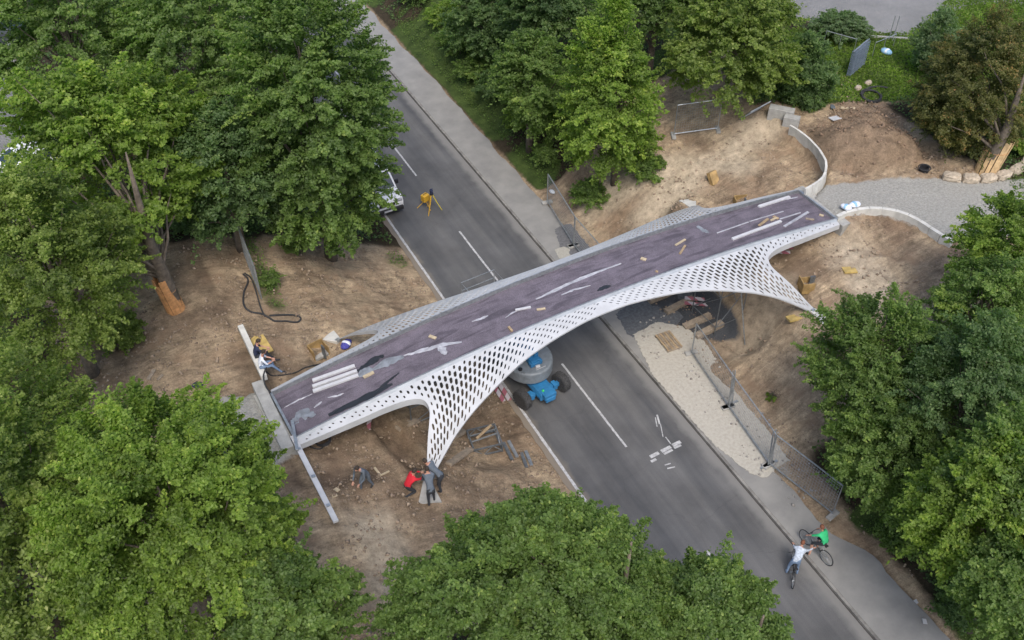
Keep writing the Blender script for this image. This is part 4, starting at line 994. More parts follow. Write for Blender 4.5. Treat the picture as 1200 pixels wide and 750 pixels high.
# 2 kneeling worker in red
def crouch(reach=.55,zr=.75,arms=None):
    J=dict(pelvis=(0,0,.50),waist=(0,.07,.66),chest=(0,.24,.86),neck=(0,.34,1.0),head=(0,.40,1.13),look=(0,1,-.45),
      shL=(-.19,.27,.90),elL=(-.22,.5,.80),wrL=(-.10,.5+reach*.35,zr),shR=(.19,.27,.90),elR=(.22,.5,.78),wrR=(.08,.5+reach*.35,zr-.03),
      hipL=(-.10,0,.46),knL=(-.17,.40,.48),anL=(-.14,.12,.09),toL=(-.15,.30,.04),hipR=(.10,0,.46),knR=(.15,.28,.12),anR=(.13,-.16,.09),toR=(.13,-.30,.04))
    return J
foot=b2w(-9.85,-4.48,2.9)
p=gp(478,579); red=person('worker in a bright red sweatshirt crouching at the foot of the near left leg',p,face(p,foot),crouch(),['red_cloth','dark_cloth','black'])
p=gp(506,590); person('worker in grey overalls standing bent over the near left foot block, back to camera',p,face(p,foot),stand(.45,armL=((-.22,.45,.95),(-.08,.62,.75)),armR=((.22,.45,.95),(.1,.62,.75)),step=.1),['work_grey','dark_cloth','black'])
p=gp(516,574); person('worker in dark grey clothes stooping on the road side of the near left foot',p,face(p,foot),stand(.5,armL=((-.22,.45,.88),(-.08,.62,.68)),armR=((.22,.45,.88),(.1,.62,.68)),step=.1),['work_grey','dark_cloth','black'])
# seated pair on the beam
def sit(h=.45,lean=.1,arms=None,legs=.45,spread=.12,kneez=None):
    J=dict(pelvis=(0,0,h+.12),waist=(0,.02,h+.30),chest=(0,lean,h+.52),neck=(0,lean+.07,h+.68),head=(0,lean+.13,h+.82),look=(0,1,-.5))
    for s_,sx in(('L',-1),('R',1)):
        J['sh'+s_]=(sx*.19,lean+.02,h+.58); J['el'+s_]=(sx*.24,lean+.16,h+.32); J['wr'+s_]=(sx*.10,lean+.38,h+.30)
        J['hip'+s_]=(sx*.10,.02,h+.09); J['kn'+s_]=(sx*spread,legs,h+.10); J['an'+s_]=(sx*(spread+.01),legs+.08+.22*(sx>0),.09); J['to'+s_]=(sx*(spread+.02),legs+.26+.22*(sx>0),.06)
    return J
def on_beam(px,py): return PZ(px,py,4.62)
BEAMTOP=4.62
for (y,lab,c0,c1,rz) in ((2.98,'dark-haired man in a navy shirt seated on the beam beside a man in white','navy','dark_cloth',R(-95)),(2.30,'man in a white shirt and jeans seated on the beam beside a man in navy','white_cloth','denim',R(-100))):
    x=-13.42; z=BEAMTOP-.45
    person(lab,(x,y,z),rz,sit(.45,.12,legs=.46),[c0,c1,'black'],short_sleeves=True)
p=gp(371,684); person('person in a white helmet and dark clothes under the foliage at the lower left',p,R(40),stand(.15),['dark_cloth','dark_cloth','black'],helmet='white')
# ---------------------------------------------------------------- bicycles and riders
def bicycle(label,loc,rz,frame_mat='black',kids=1.0,steer=0,group=None):
    r=thing('bicycle',label,'bicycle',loc,rz,group); r.scale=(kids,)*3
    WB=1.06; wr=.335
    def wheel(y,name='wheel',rot=0):
        mb=MB(); n=36; T=Matrix.Translation((0,y,wr))@Matrix.Rotation(rot,4,'Z')
        mb.tube([T@Vector((0,math.cos(2*math.pi*i/n)*(wr-.02),math.sin(2*math.pi*i/n)*(wr-.02))) for i in range(n+1)],.021,6,False)
        w_=mb.build('wheel','tyre',r,smooth=True)
        mb=MB(); mb.tube([T@Vector((0,math.cos(2*math.pi*i/n)*(wr-.045),math.sin(2*math.pi*i/n)*(wr-.045))) for i in range(n+1)],.012,5,False)
        mb.tube([T@Vector((-.04,0,0)),T@Vector((.04,0,0))],.025,8)
        for k in range(20):
            a=2*math.pi*k/20; mb.tube([T@Vector((.02*(-1)**k,0,0)),T@Vector((0,math.cos(a)*(wr-.05),math.sin(a)*(wr-.05)))],.0022,3,False)
        mb.build('rim','galv',w_)
    wheel(-WB/2); wheel(WB/2,rot=steer)
    bb=Vector((0,-.10,.28)); st=Vector((0,-.24,.74)); hd=Vector((0,.36,.78)); hd2=Vector((0,.39,.62)); ra=Vector((0,-WB/2,wr)); fa=Vector((0,WB/2,wr))
    mb=MB()
    for a,b,q in((bb,st,.017),(st,hd,.017),(bb,hd2,.02),(hd,hd2,.02)): mb.tube([a,b],q,8)
    for sx in(-.05,.05):
        o=Vector((sx,0,0)); mb.tube([bb+o*.5,ra+o],.009,6); mb.tube([st-Vector((0,0,.06)),ra+o],.008,6)
    mb.build('frame',frame_mat,r,smooth=True)
    mb=MB(); 
    for sx in(-.05,.05): mb.tube([hd2,hd2+Vector((sx,.03,-.05)),fa+Vector((sx,0,0))],.012,6)
    mb.build('fork',frame_mat,r,smooth=True)
    mb=MB(); mb.tube([st,st+Vector((0,-.04,.13))],.013,8); mb.build('seat_post','galv',r)
    mb=MB(); mb.slab([(-.015,.13),(.015,.13),(.03,.0),(.075,-.09),(.06,-.14),(-.06,-.14),(-.075,-.09),(-.03,0)],.87,.91); s_=mb.build('saddle','black',r,bevel=.012); s_.location=(0,-.28,0)
    mb=MB(); h=hd+Vector((0,-.01,.14)); mb.tube([hd,h],.014,8); T=Matrix.Translation(h)@Matrix.Rotation(steer,4,'Z'); mb.tube([T@Vector((-.30,-.06,.02)),T@Vector((-.12,0,.02)),T@Vector((.12,0,.02)),T@Vector((.30,-.06,.02))],.012,8); mb.build('handlebar','black',r,smooth=True)
    mb=MB(); mb.tube([bb+Vector((-.06,0,0)),bb+Vector((.06,0,0))],.022,8); 
    mb.lathe([(.001,0),(.09,0),(.09,.006),(.001,.006)],M4=Matrix.Translation(bb+Vector((.05,0,0)))@Matrix.Rotation(R(90),4,'Y'),n=20)
    mb.bar(bb+Vector((.07,0,0)),bb+Vector((.07,.12,-.12)),.012,.02); mb.bar(bb+Vector((-.07,0,0)),bb+Vector((-.07,-.12,.12)),.012,.02); mb.box(bb+Vector((.11,.12,-.12)),(.08,.07,.02)); mb.box(bb+Vector((-.11,-.12,.12)),(.08,.07,.02)); mb.build('crankset','dark_galv',r)
    return r
# green rider: rear wheel seen at (969,660), front wheel at (943,633)
ra=PZ(968,655,.4);fa=PZ(944,631,.4); mid=(ra+fa)/2; mid.z=.12; rz=face(ra,fa)
bicycle('black bicycle on the sidewalk ridden by the person in green',mid,rz,'galv',1.06)
J=dict(pelvis=(0,-.30,1.04),waist=(0,-.26,1.20),chest=(0,-.10,1.38),neck=(0,-.0,1.52),head=(0,.06,1.66),look=(0,1,-.4),
  shL=(-.18,-.06,1.42),elL=(-.28,.14,1.22),wrL=(-.29,.33,1.02),shR=(.18,-.06,1.42),elR=(.28,.14,1.22),wrR=(.29,.33,1.02),
  hipL=(-.10,-.26,1.0),knL=(-.2,.10,.72),anL=(-.30,.0,.12),toL=(-.31,.15,.05),hipR=(.10,-.26,1.0),knR=(.13,.12,.80),anR=(.12,.02,.26),toR=(.12,.17,.22))
person('cyclist in a bright green t-shirt and dark shorts with reddish hair, on the sidewalk',mid,rz,J,['green_cloth','dark_cloth','black'],hair='red_hair',short_sleeves=True,shorts=True,scale=1.0)
ra=PZ(930,680,.35);fa=PZ(930,656,.35); fa=ra+(fa-ra).normalized()*1.06; mid=(ra+fa)/2; mid.z=0; rz=face(ra,fa)
bicycle('dark bicycle on the road held between the legs of the person in pale grey',mid,rz,'black',1.0)
J=dict(pelvis=(0,.02,.86),waist=(.03,.12,1.02),chest=(.08,.32,1.18),neck=(.12,.45,1.28),head=(.15,.52,1.40),look=(.5,1,-.5),
  shL=(-.12,.40,1.20),elL=(-.10,.56,.98),wrL=(-.12,.68,.96),shR=(.27,.32,1.20),elR=(.44,.46,1.06),wrR=(.62,.62,1.02),
  hipL=(-.11,.02,.82),knL=(-.18,.06,.46),anL=(-.22,-.06,.09),toL=(-.23,.12,.04),hipR=(.11,.02,.82),knR=(.15,.10,.46),anR=(.18,-.02,.09),toR=(.19,.15,.04))
person('cyclist in a pale grey shirt and light jeans leaning towards the rider in green',mid,rz,J,['pale_cloth','denim','white'],hair='red_hair',scale=1.0)
# ---------------------------------------------------------------- retaining walls, beams, stones
def seg_wall(name,label,pts,h,t,mm,n,zbase,cat='wall',gap=.012,zt0=0,lean=0):
    """a wall of precast segments following a polyline; each segment is a part"""
    P=[Vector((p[0],p[1])) for p in pts]; L=[0]
    for a,b in zip(P,P[1:]): L.append(L[-1]+(b-a).length)
    def at(u):
        u*=L[-1]
        for i in range(len(P)-1):
            if u<=L[i+1]+1e-6: return P[i].lerp(P[i+1],(u-L[i])/(L[i+1]-L[i]))
        return P[-1]
    r=thing(name,label,cat,(P[0].x,P[0].y,zbase))
    for k in range(n):
        a=at(k/n);b=at((k+1)/n); d=(b-a); ln=d.length; d.normalize(); nn=Vector((-d.y,d.x)); a=a+d*gap;b=b-d*gap
        f0,f1=k/n,(k+1)/n; z0=zt0*f0;z1=zt0*f1
        mb=MB(); o=Vector((P[0].x,P[0].y))
        V=[]
        for q,zz in((a,z0),(b,z1)):
            for sgn in(-1,1):
                for z in(-.6,h): p=q-o+nn*sgn*t/2+nn*(lean*(h-z)); V.append((p.x,p.y,z+zz))
        mb.add(V,[(0,1,3,2),(4,6,7,5),(0,4,5,1),(2,3,7,6),(1,5,7,3),(0,2,6,4)])
        mb.build('wall_segment',mm,r,bevel=.008)
    return r
def w3(px,py,z): p=PZ(px,py,z); return (p.x,p.y)
seg_wall('retaining_wall','pale curved concrete retaining wall at the far side of the gravel path, beside the spoil heap',[w3(*q,4.75) for q in((925,149),(937,156),(949,166),(960,178),(967,190),(968,201),(963,212),(952,219),(943,224))],.75,.12,'pale_concrete',13,4.15,lean=.12)
seg_wall('kerb_wall','pale curved concrete edging wall on the near side of the gravel path',[w3(*q,4.6) for q in((981,253),(990,248.5),(1003,245),(1020,243),(1040,244),(1058,248),(1075,256),(1092,267),(1106,276),(1117,282))],.2,.2,'pale_concrete',10,4.4)
for (x0,y0,sx,sy,sz,rz,lab) in((914,139,.8,.42,.5,-50,'weathered concrete block at the far end of the curved retaining wall'),(926,148,.5,.4,.5,-50,'pale concrete block joining the curved retaining wall and the weathered block')):
    p=PZ(x0,y0,4.4); mb=MB(); mb.box((0,0,0),(sx*1.7,sy*1.2,.8)); o=mb.build('concrete_block','concrete',bevel=.03); o.location=(p.x,p.y,gz(p.x,p.y)+.22); o.rotation_euler=(0,0,R(rz)); tag(o,lab,'concrete block')
labs=['first boulder from the left in the row by the yew','second boulder from the left in the row by the yew','third boulder from the left in the row by the yew','fourth boulder from the left in the row by the yew','fifth boulder from the left in the row by the yew','rightmost boulder of the row by the yew, at the photo edge']
pos=[(1104,206,1.05),(1127,209,1.1),(1148,210,1.0),(1167,208,.85),(1184,203,.75),(1198,195,.7)]
for k,((px,py,l),lb) in enumerate(zip(pos,labs)):
    p=PZ(px,py,4.6); q=PZ(*(pos[k+1][:2] if k<5 else (1212,180)),4.6); mb=MB()
    l=(q-p).length*.93; mb.box((0,0,0),(l,.62,.5)); o=mb.build('boulder','stone'); 
    bm=bmesh.new(); bm.from_mesh(o.data); bmesh.ops.subdivide_edges(bm,edges=bm.edges,cuts=4,use_grid_fill=True); rr=random.Random(k+40)
    for v in bm.verts:
        c=v.co; kx=abs(c.x)/(l/2);ky=abs(c.y)/.25;kz=abs(c.z)/.24; s_=max(0,kx**4+ky**4+kz**4-1); c*= (1-.13*s_)
        c.x+=rr.uniform(-.025,.025);c.y+=rr.uniform(-.02,.02);c.z+=rr.uniform(-.025,.025)
    bm.to_mesh(o.data); bm.free(); m_=(p+q)/2; o.location=(m_.x,m_.y,4.60); o.rotation_euler=(0,0,math.atan2(q.y-p.y,q.x-p.x)); tag(o,lb,'boulder','boulders edging the gravel path by the yew')
# abutment beams on the left
def longbeam(name,label,a,b,w_,h,mm,cat='beam',bolts=False):
    a=Vector(a);b=Vector(b); r=thing(name,label,cat,(a+b)/2,math.atan2((b-a).y,(b-a).x)); L=(b-a).length; dz=(b.z-a.z)
    mb=MB(); mb.bar((-L/2,0,-dz/2),(L/2,0,dz/2),w_,h); mb.build('beam_body',mm,r,bevel=.012)
    if bolts:
        n=max(1,int(L/1.2))
        for i in range(n): mb=MB(); mb.box((-L/2+L*(i+.5)/n,0,h/2+.02),(.12,w_*.7,.05)); mb.build('clamp','galv',r)
    return r
longbeam('concrete_beam','pale concrete beam where two men sit, running away from the left end of the bridge',(-13.45,5.1,4.52),(-13.45,1.75,4.52),.24,.3,'pale_concrete')
longbeam('abutment_beam','grey concrete bearing beam across the left end of the deck',(-13.78,1.6,4.40),(-13.78,-2.3,4.40),.46,.5,'concrete')
b=longbeam('steel_profile','long white steel profile running towards the camera from the left end of the bridge',(-13.42,-1.75,4.55),(-13.30,-6.2,4.50),.2,.12,'white',bolts=True)
for y in np.arange(-1.7,1.6,.4):
    mb=MB(); mb.box((-14.14,y+.15,4.50),(.12,.1,.03)); mb.build('bearing_plate','galv',bridge)
longbeam('steel_channel','short grey steel channel laid across the left beam end nearest the camera',(-13.2,-1.1,4.70),(-13.5,-2.6,4.68),.12,.08,'galv')
# ---------------------------------------------------------------- wire site fences
def fence_panel(root_name,label,a,b,h=2.0,group=None,feet=True,lean=0,mesh_step=.125):
    a=Vector(a);b=Vector(b); d=Vector((b.x-a.x,b.y-a.y,0)); L=d.length; dz=b.z-a.z
    r=thing(root_name,label,'fence',a,math.atan2(d.y,d.x),group)
    def P(u,v): return Vector((u*L,-lean*v,dz*u+v))
    mb=MB()
    for q in([P(.01,.05),P(.01,h),P(.99,h),P(.99,.05)],[P(.01,.18),P(.99,.18)]): mb.tube(q,.036,6)
    mb.build('frame','galv',r)
    mb=MB(); n=int(L/mesh_step)
    for i in range(1,n): 
        u=i/n; p=P(u,.18);q=P(u,h); mb.tube([p,q],.0055,3,False)
    for i in range(1,11): v=.18+(h-.18)*i/11; mb.tube([P(.01,v),P(.99,v)],.0055,3,False)
    mb.build('wire_mesh','galv',r)
    if feet:
        for u in(.0,1.0):
            mb=MB(); p=P(u,.06); mb.box(p,(.24,.62,.13)); mb.build('fence_foot','concrete',r,bevel=.02)
    return r
gr1='wire fence panels along the lower right sidewalk'
fp=[G(809.4,415.8),G(852.7,478.8),G(900,546.5),G(975,606)]
labs=['wire fence panel nearest the pallet, along the gravel strip','middle wire fence panel along the gravel strip','wire fence panel at the lower end of the gravel strip, nearest the cyclists']
for i in range(3): 
    a,b_=fp[i].copy(),fp[i+1].copy(); a.z=b_.z=.14
    fence_panel('site_fence',labs[i],a,b_,2.0,gr1)
# braces
for k,(px,py,lab) in enumerate(((847,470,'steel fence brace behind the middle wire fence panel'),(893,540,'steel fence brace near the lower end of the gravel strip'))):
    p=G(px+6,py+4); p.z=.14; r=thing('fence_brace',lab,'fence brace',p,R(0)); mb=MB()
    for dx in(-.1,.1): mb.bar((dx,-.15,0),(dx*.6+.18,.25,1.85),.045)
    mb.build('strut','galv',r); mb=MB(); mb.box((0,-.1,.04),(.9,.1,.06)); mb.build('base_bar','galv',r)
mb=MB()
gr2='wire fence panels at the far end of the sidewalk by the bridge'
q0=PZ(641,238,.14);q1=PZ(672,289,.14);q2=PZ(700,322,.14)
fence_panel('site_fence','far wire fence panel by the pale bank tree, at the sidewalk edge',q0,q1,2.0,gr2)
fence_panel('site_fence','wire fence panel beside the asphalt patch, next to the bridge',q1,q2,2.0,gr2)
a=G(789,160);b_=G(841,153); fence_panel('site_fence','wire fence panel standing alone under the yellow-green maple at the dirt edge',a,b_,2.0)
a=G(307,352);b_=G(279,280); fence_panel('site_fence','thin wire fence seen edge on in the left dirt clearing, by the green bush',a,b_,1.9,feet=False)
a=G(866,140);b_=G(889,128); fence_panel('site_fence','leaning wire fence panel at the foot of the yellow-green maple',a,b_,1.0,feet=False,lean=.9)
# stacked metal fence panels on the lawn
p=G(1004,84); r=thing('barrier_stack','stack of blue-grey steel fence panels standing on the lawn','fence',p,R(-5+27))
mb=MB()
for k in range(4):
    for z in np.linspace(.15,1.55,9): mb.bar((-.9,k*.07,z),(.9,k*.07+.02,z),.022,.05)
    for x in np.linspace(-.9,.9,5): mb.bar((x,k*.07,.05),(x,k*.07,1.62),.03)
M['blue_galv']=mat('blue_galv',(.22,.27,.34),.5,var=.15,scale=5,metal=.3); mb.build('rails','blue_galv',r)
mb=MB(); mb.bar((-1.0,.1,1.66),(1.0,.12,1.66),.05); mb.build('top_rail','galv',r)
for a,b_,lab in (((965,52),(1000,62),'thin metal rope fence on the lawn left of the steel panel stack'),((1022,66),(1046,56),'thin metal rail fence on the lawn right of the steel panel stack')):
    p=G(*a);q=G(*b_); r=thing('rail_fence',lab,'fence',p,math.atan2((q-p).y,(q-p).x)); L=(q-p).length
    mb=MB(); mb.tube([(0,0,.9),(L,0,.9)],.02,6); mb.build('rail','galv',r)
    for u in(0,.5,1): mb=MB(); mb.tube([(u*L,0,-.1),(u*L,0,.95)],.02,6); mb.build('post','galv',r)
for px,lab in((1041,'left slim leaning post at the edge of the parking area'),(1046,'right slim leaning post at the edge of the parking area')):
    p=G(px,48); mb=MB(); mb.tube([(0,0,-.1),(.25,.2,1.5)],.03,6); o=mb.build('post','galv'); o.location=p; tag(o,lab,'post')
# ---------------------------------------------------------------- hoses and coils
def hose(label,pts,r=.035,mm='rubber',name='hose',cat='hose',lift=.0):
    P=[]
    for q in pts: 
        g=G(*q[:2]) if len(q)==2 else PZ(*q); g=Vector((g.x,g.y,g.z+r)); P.append(g)
    out=[]
    for i in range(len(P)-1):
        p0=P[max(i-1,0)];p1=P[i];p2=P[i+1];p3=P[min(i+2,len(P)-1)]
        for j in range(6):
            t=j/6; v=.5*((2*p1)+(-p0+p2)*t+(2*p0-5*p1+4*p2-p3)*t*t+(-p0+3*p1-3*p2+p3)*t**3)
            if len(pts[0])==2: v.z=max(v.z-.0,gz(v.x,v.y)+r*.8)
            out.append(v)
    out.append(P[-1]); mb=MB(); c=out[0].copy(); mb.tube([v-c for v in out],r,7); o=mb.build(name,mm,smooth=True); o.location=c; return tag(o,label,cat)
hose('thick black hose looped on the dirt in the left clearing',[(285,322),(291,330),(286,345),(286,358),(293,366),(307,369),(313,372),(322,377),(336,378),(350,378),(352,373),(343,370),(328,370),(316,371)],.045)
hose('second black hose strand running along the thin wire fence',[(287,321),(295,328),(301,345),(306,362),(311,372)],.035)
hose('black hose on the dirt from the seated men to the formwork pit',[(312,436),(318,441),(335,440),(352,435),(368,429),(376,427)],.03)
hose('black hose hanging over the pale concrete beam by the seated men',[(313,430,4.68),(309,440,4.7),(311,452,4.68),(317,461,4.66)],.03)
def coil(label,p,R0,n,r,mm='rubber',tilt=0):
    rr=random.Random(int(R0*100)); mb=MB(); pts=[]
    for i in range(n*24): a=2*math.pi*i/24; k=R0*(1+.06*math.sin(i*.37)); pts.append((math.cos(a)*k,math.sin(a)*k,r+ i/24*r*.9+.02*math.sin(a*2+i*.05)))
    mb.tube(pts,r,6); o=mb.build('hose_coil',mm,smooth=True); o.location=p; o.rotation_euler=(tilt,0,0); return tag(o,label,'hose')
coil('black coiled hose on the dirt under the left end of the bridge',G(378,517),.30,4,.035)
hose('black hose trailing from the coil under the left end of the bridge',[(372,512),(362,514),(356,519),(362,524),(375,527),(380,522)],.03)
coil('black ring of plastic pipe on the lawn edge above the spoil heap',G(1020,114),.55,3,.045,tilt=R(8))
hose('black pipe length lying on the lawn by the pipe coil',[(1010,112),(1016,105),(1028,103),(1040,104)],.06)
for k,(px,py,lab) in enumerate(((1017,99,'pale flower head clump on the lawn by the pipe coil'),(1005,105,'pale round stone left of the pipe coil'))):
    mb=MB(); mb.blob((0,0,.1),(.22,.19,.17),2,.12,k); o=mb.build('field_stone','stone'); o.location=G(px,py); tag(o,'pale round stone right behind the black pipe coil' if k==0 else lab,'stone')
# ---------------------------------------------------------------- timber, boards, formwork
def board(label,a,b,w_=.2,t=.05,mm='wood',name='plank',cat='plank',lift=.0,group=None):
    a=Vector(a);b=Vector(b); c=(a+b)/2; mb=MB(); up=Vector((0,0,1)); mb.bar(a-c,b-c,w_,t); o=mb.build(name,mm,bevel=.004); o.location=c+Vector((0,0,t/2+lift)); return tag(o,label,cat,group)
def gb(label,q1,q2,w_=.2,t=.05,mm='wood',lift=.02,**k): return board(label,G(*q1),G(*q2),w_,t,mm,lift=lift,**k)
gt='timber sleepers under the right side of the bridge'
for q1,q2,lab in (((760,355),(790,343),'timber sleeper farthest left beneath the right side of the bridge'),((780,368),(812,352),'timber sleeper above the pallet beneath the bridge'),((801,386),(832,372),'short timber sleeper right of the pallet'),((815,397),(846,381),'timber sleeper at the fence end right of the pallet')):
    gb(lab,q1,q2,.32,.24,'grey_wood',group=gt)
gb('grey plank lying in the excavation behind the near left leg',(466,504),(489,494),.32,.12,'grey_wood')
gb('long worn plank on the dirt right of the near left leg',(526,545),(552,527),.30,.1,'grey_wood')
gb('second worn plank on the dirt between the near left leg and the truss frame',(531,513),(545,506),.3,.1,'grey_wood')
gb('thin timber lath crossing another one on the dirt near the stooping worker',(439,549),(446,558),.09,.06,'pale_wood')
gb('thin timber lath lying flat on the dirt near the stooping worker',(444,559),(456,553),.07,.05,'pale_wood')
gb('grey plank leaning at the tip of the lower left maple',(174,446),(181,434),.16,.05,'grey_wood')
gb('smaller grey plank at the tip of the lower left maple',(185,446),(191,440),.12,.05,'grey_wood')
gb('pale board on the soil above the heap',(985,127),(1002,128),.2,.05,'pale_wood')
# pallet
p=G(783,403); p.z=.15; r=thing('pallet','wooden pallet lying on the edge of the pale gravel strip',"pallet",p,R(-3))
for i in range(7): mb=MB(); mb.box((-.36+.12*i*1.0,0,.125),(.092,1.2,.022)); mb.build('slat','grey_wood' if i%2 else 'wood',r)
for y in(-.55,0,.55): mb=MB(); mb.box((0,y,.06),(.82,.1,.1)); mb.build('stringer','grey_wood',r)
# truss frame and steel beams
p=G(568,521); r=thing('steel_truss_frame','grey steel lattice frame box lying on the dirt right of the near left leg','steel frame',p,R(-10))
mb=MB(); W_,D_,H_=1.25,1.15,.5; c=[(-W_/2,-D_/2),(W_/2,-D_/2),(W_/2,D_/2),(-W_/2,D_/2)]
for z in(.05,H_):
    for i in range(4): mb.bar((*c[i],z),(*c[(i+1)%4],z),.06)
for i in range(4): mb.bar((*c[i],0),(*c[i],H_),.06)
mb.build('frame','dark_galv',r)
mb=MB()
for i in range(4):
    a=Vector((*c[i],0));b_=Vector((*c[(i+1)%4],0))
    for k in range(3): mb.bar(a.lerp(b_,k/3)+Vector((0,0,.05 if k%2 else H_)),a.lerp(b_,(k+1)/3)+Vector((0,0,H_ if k%2 else .05)),.035)
mb.bar((-W_/2,-.1,H_),(W_/2,.05,H_),.05); mb.bar((-W_/2,.25,H_),(W_/2,.3,H_),.03); mb.build('brace','galv',r)
board('brown timber laid across the steel lattice frame',p+Vector((-.35,.05,.52)),p+Vector((.55,.45,.52)),.12,.05,'wood')
for q1,q2,lab in(((590,520),(600,540),'left steel bar of the pair on the dirt by the bottom maple'),((596,518),(606,537),'right steel bar of the pair on the dirt by the bottom maple'),((611,532),(617,549),'left steel rail lying near the road edge line'),((616,530),(623,547),'right steel rail lying near the road edge line')):
    gb(lab,q1,q2,.14,.1,'dark_galv' if 'left' in lab else 'galv')
# formwork boxes around the pits
def formwork(label,px,py,mm,rz,sx=.9,sy=.7,z=None):
    sx*=.8; sy*=.8
    p=G(px,py); r=thing('formwork_box',label,'formwork',(p.x,p.y,p.z),rz)
    for k,(c_,d_) in enumerate((((0,sy/2,.2),(sx,.04,.6)),((-sx/2,0,.2),(.04,sy,.6)),((sx/2,0,.12),(.04,sy,.5)))):
        mb=MB(); mb.box(c_,d_); mb.build('board',mm,r)
    mb=MB(); mb.slab([(-sx/2+.04,-sy/2),(sx/2-.04,-sy/2),(sx/2-.04,sy/2-.04),(-sx/2+.04,sy/2-.04)],-.1,.02); mb.build('concrete_fill','concrete',r)
    mb=MB(); mb.box((.1,-sy/2,.25),(.06,.25,.7)); mb.build('steel_post','dark_galv',r); return r
formwork('plywood formwork box in the pit behind the left end of the deck',374,414,'ply',R(10))
formwork('plywood formwork box in the pit near the far right foot of the near side',944,337,'ply',R(70),.8,.7)
formwork('dark plywood formwork in the pit at the far edge of the deck right end',868,241,'ply',R(-20),.9,.6)
def panel(label,px,py,sx,sy,mm,rz,tiltx=0,tilty=0,h=.05,lift=.05):
    p=G(px,py); mb=MB(); mb.box((0,0,0),(sx,sy,h)); o=mb.build('plywood_board',mm,bevel=.005); o.location=(p.x,p.y,p.z+lift); o.rotation_euler=(tiltx,tilty,rz); return tag(o,label,'board')
panel('yellow plywood board on the dirt behind the seated men',308,407,.55,1.15,'yellow_ply',R(5),lift=.15)
panel('small yellow board end beside the man in navy',298,402,.5,.35,'yellow_ply',R(30),lift=.12)
panel('plywood board standing tilted in the sandy soil behind the deck',835,213,.5,.7,'ply',R(10),R(55),lift=.25,h=.25)
panel('pale yellow board lying on the slope under the near right foot',930,374,.62,.42,'yellow_ply',R(-10),R(-10),lift=.07,h=.1)
panel('pale yellow board on the right dirt slope below the path',995,318,.62,.5,'yellow_ply',R(-25),R(-10),lift=.08,h=.08)
panel('small yellow board by the manhole on the soil above the gravel path',1031,131,.5,.3,'pale_wood',R(10)) if False else None
panel('white plastic board with a shovel on the soil above the spoil heap',980,139,.75,.42,'white',R(-5),R(-8))
p=G(978,133); r=thing('shovel','shovel lying on the soil beside the white board above the heap','shovel',(p.x,p.y,p.z+.05),R(60)); mb=MB(); mb.tube([(-.7,0,0),(.4,0,0.03)],.02,6); mb.build('handle','wood',r); mb=MB(); mb.slab([(.4,-.1),(.55,-.13),(.8,-.09),(.86,0),(.8,.09),(.55,.13),(.4,.1)],.0,.02); mb.build('blade','dark_galv',r)
# black manhole stub near the gravel path
p=G(1082,201); r=thing('drain_shaft','black drain shaft standing out of the soil beside the gravel path','drain',(p.x,p.y,p.z-.05)); mb=MB(); mb.lathe([(.24,0),(.24,.34),(.19,.34),(.19,.05),(.001,.05)],n=20); mb.build('pipe','black',r,smooth=False); mb=MB(); mb.tube([(.3*math.cos(a),.3*math.sin(a),.30) for a in [2*math.pi*i/16 for i in range(17)]],.03,6); mb.build('collar','rubber',r)
# white-blue bags on the edging
def bag(label,p,s,mats_,seed):
    mb=MB(); mb.blob((0,0,.12*s),(.30*s,.2*s,.13*s),2,.08,seed); r=thing('bag',label,'bag',p,seed); b_=mb.build('sack',mats_[0],r,smooth=True)
    mb=MB(); mb.blob((.03,0,.15*s),(.12*s,.205*s,.115*s),2,.03,seed); mb.build('print_band',mats_[1],b_,smooth=True); return r
bag('white and blue plastic bag on the curved edging wall, left one',PZ(991,245,4.55),1,('white_cloth','light_blue'),2)
bag('white and blue plastic bag on the curved edging wall, right one',PZ(1001,242,4.55),1.05,('white_cloth','light_blue'),3)
bag('white and light blue bag lying on the lawn right of the steel panel stack',G(1038,63),1.3,('light_blue','white_cloth'),5)
bag('crumpled dark blue bag standing on the dirt near the far left foot',G(406,406),1.15,('blue_cloth','white_cloth'),7)
bag('small white bag at the foot of the far wire fence by the sidewalk',G(647,226),.7,('white_cloth','white_cloth'),8)
bag('small dark bag at the lower left maple tip',G(232,453),.8,('navy','dark_cloth'),9)
# litter by the lower verge
for k,(px,py,lab) in enumerate(((1073,706,'white paper scrap on the verge by the lower sidewalk'),(1083,729,'small white scrap near the bottom edge of the lower verge'),(395,575,'pale wood offcut by the white steel profile'),(392,582,'thin wood chip below the offcut near the white steel profile'),(741,205,'x'))):
    if lab=='x': continue
    p=G(px,py); mb=MB(); mb.box((0,0,0),(.22,.16,.02)); o=mb.build('scrap','white' if k<2 else 'pale_wood'); o.location=p+Vector((0,0,.06)); o.rotation_euler=(.15,.1,k); tag(o,lab,'scrap')
# red and white barrier boards at the bridge supports
def stripes(label,px,py,rz,L=1.6,n=2,tilt=0,z=None):
    p=G(px,py) if z is None else PZ(px,py,z); r=thing('barrier_boards',label,'barrier boards',p,rz)
    for k in range(n):
        mb=MB(); mb.box((0,k*.30,.08+.07*k),(L,.20,.05),rx=.1*k); o=mb.build('board','striped',r,bevel=.004)
    return r
stripes('red and white barrier boards on the dirt under the left end of the bridge',432,500,R(35+27),.8,3)
stripes('pink and white barrier boards lying at the road edge beside the boom lift',590,459,R(88),1.3,2)
stripes('red and white barrier boards under the middle of the right arch',822,358,R(-62+27),1.7,2)
stripes('red and white barrier boards under the right end of the bridge',920,297,R(-60+27),1.1,2,z=3.0)
# red marking on the underside beam
mb=MB(); mb.bar((-2.4,-.55,4.72),(6.6,-.55,4.62),.12,.2); o=mb.build('edge_beam','rust'); o.parent=bridge
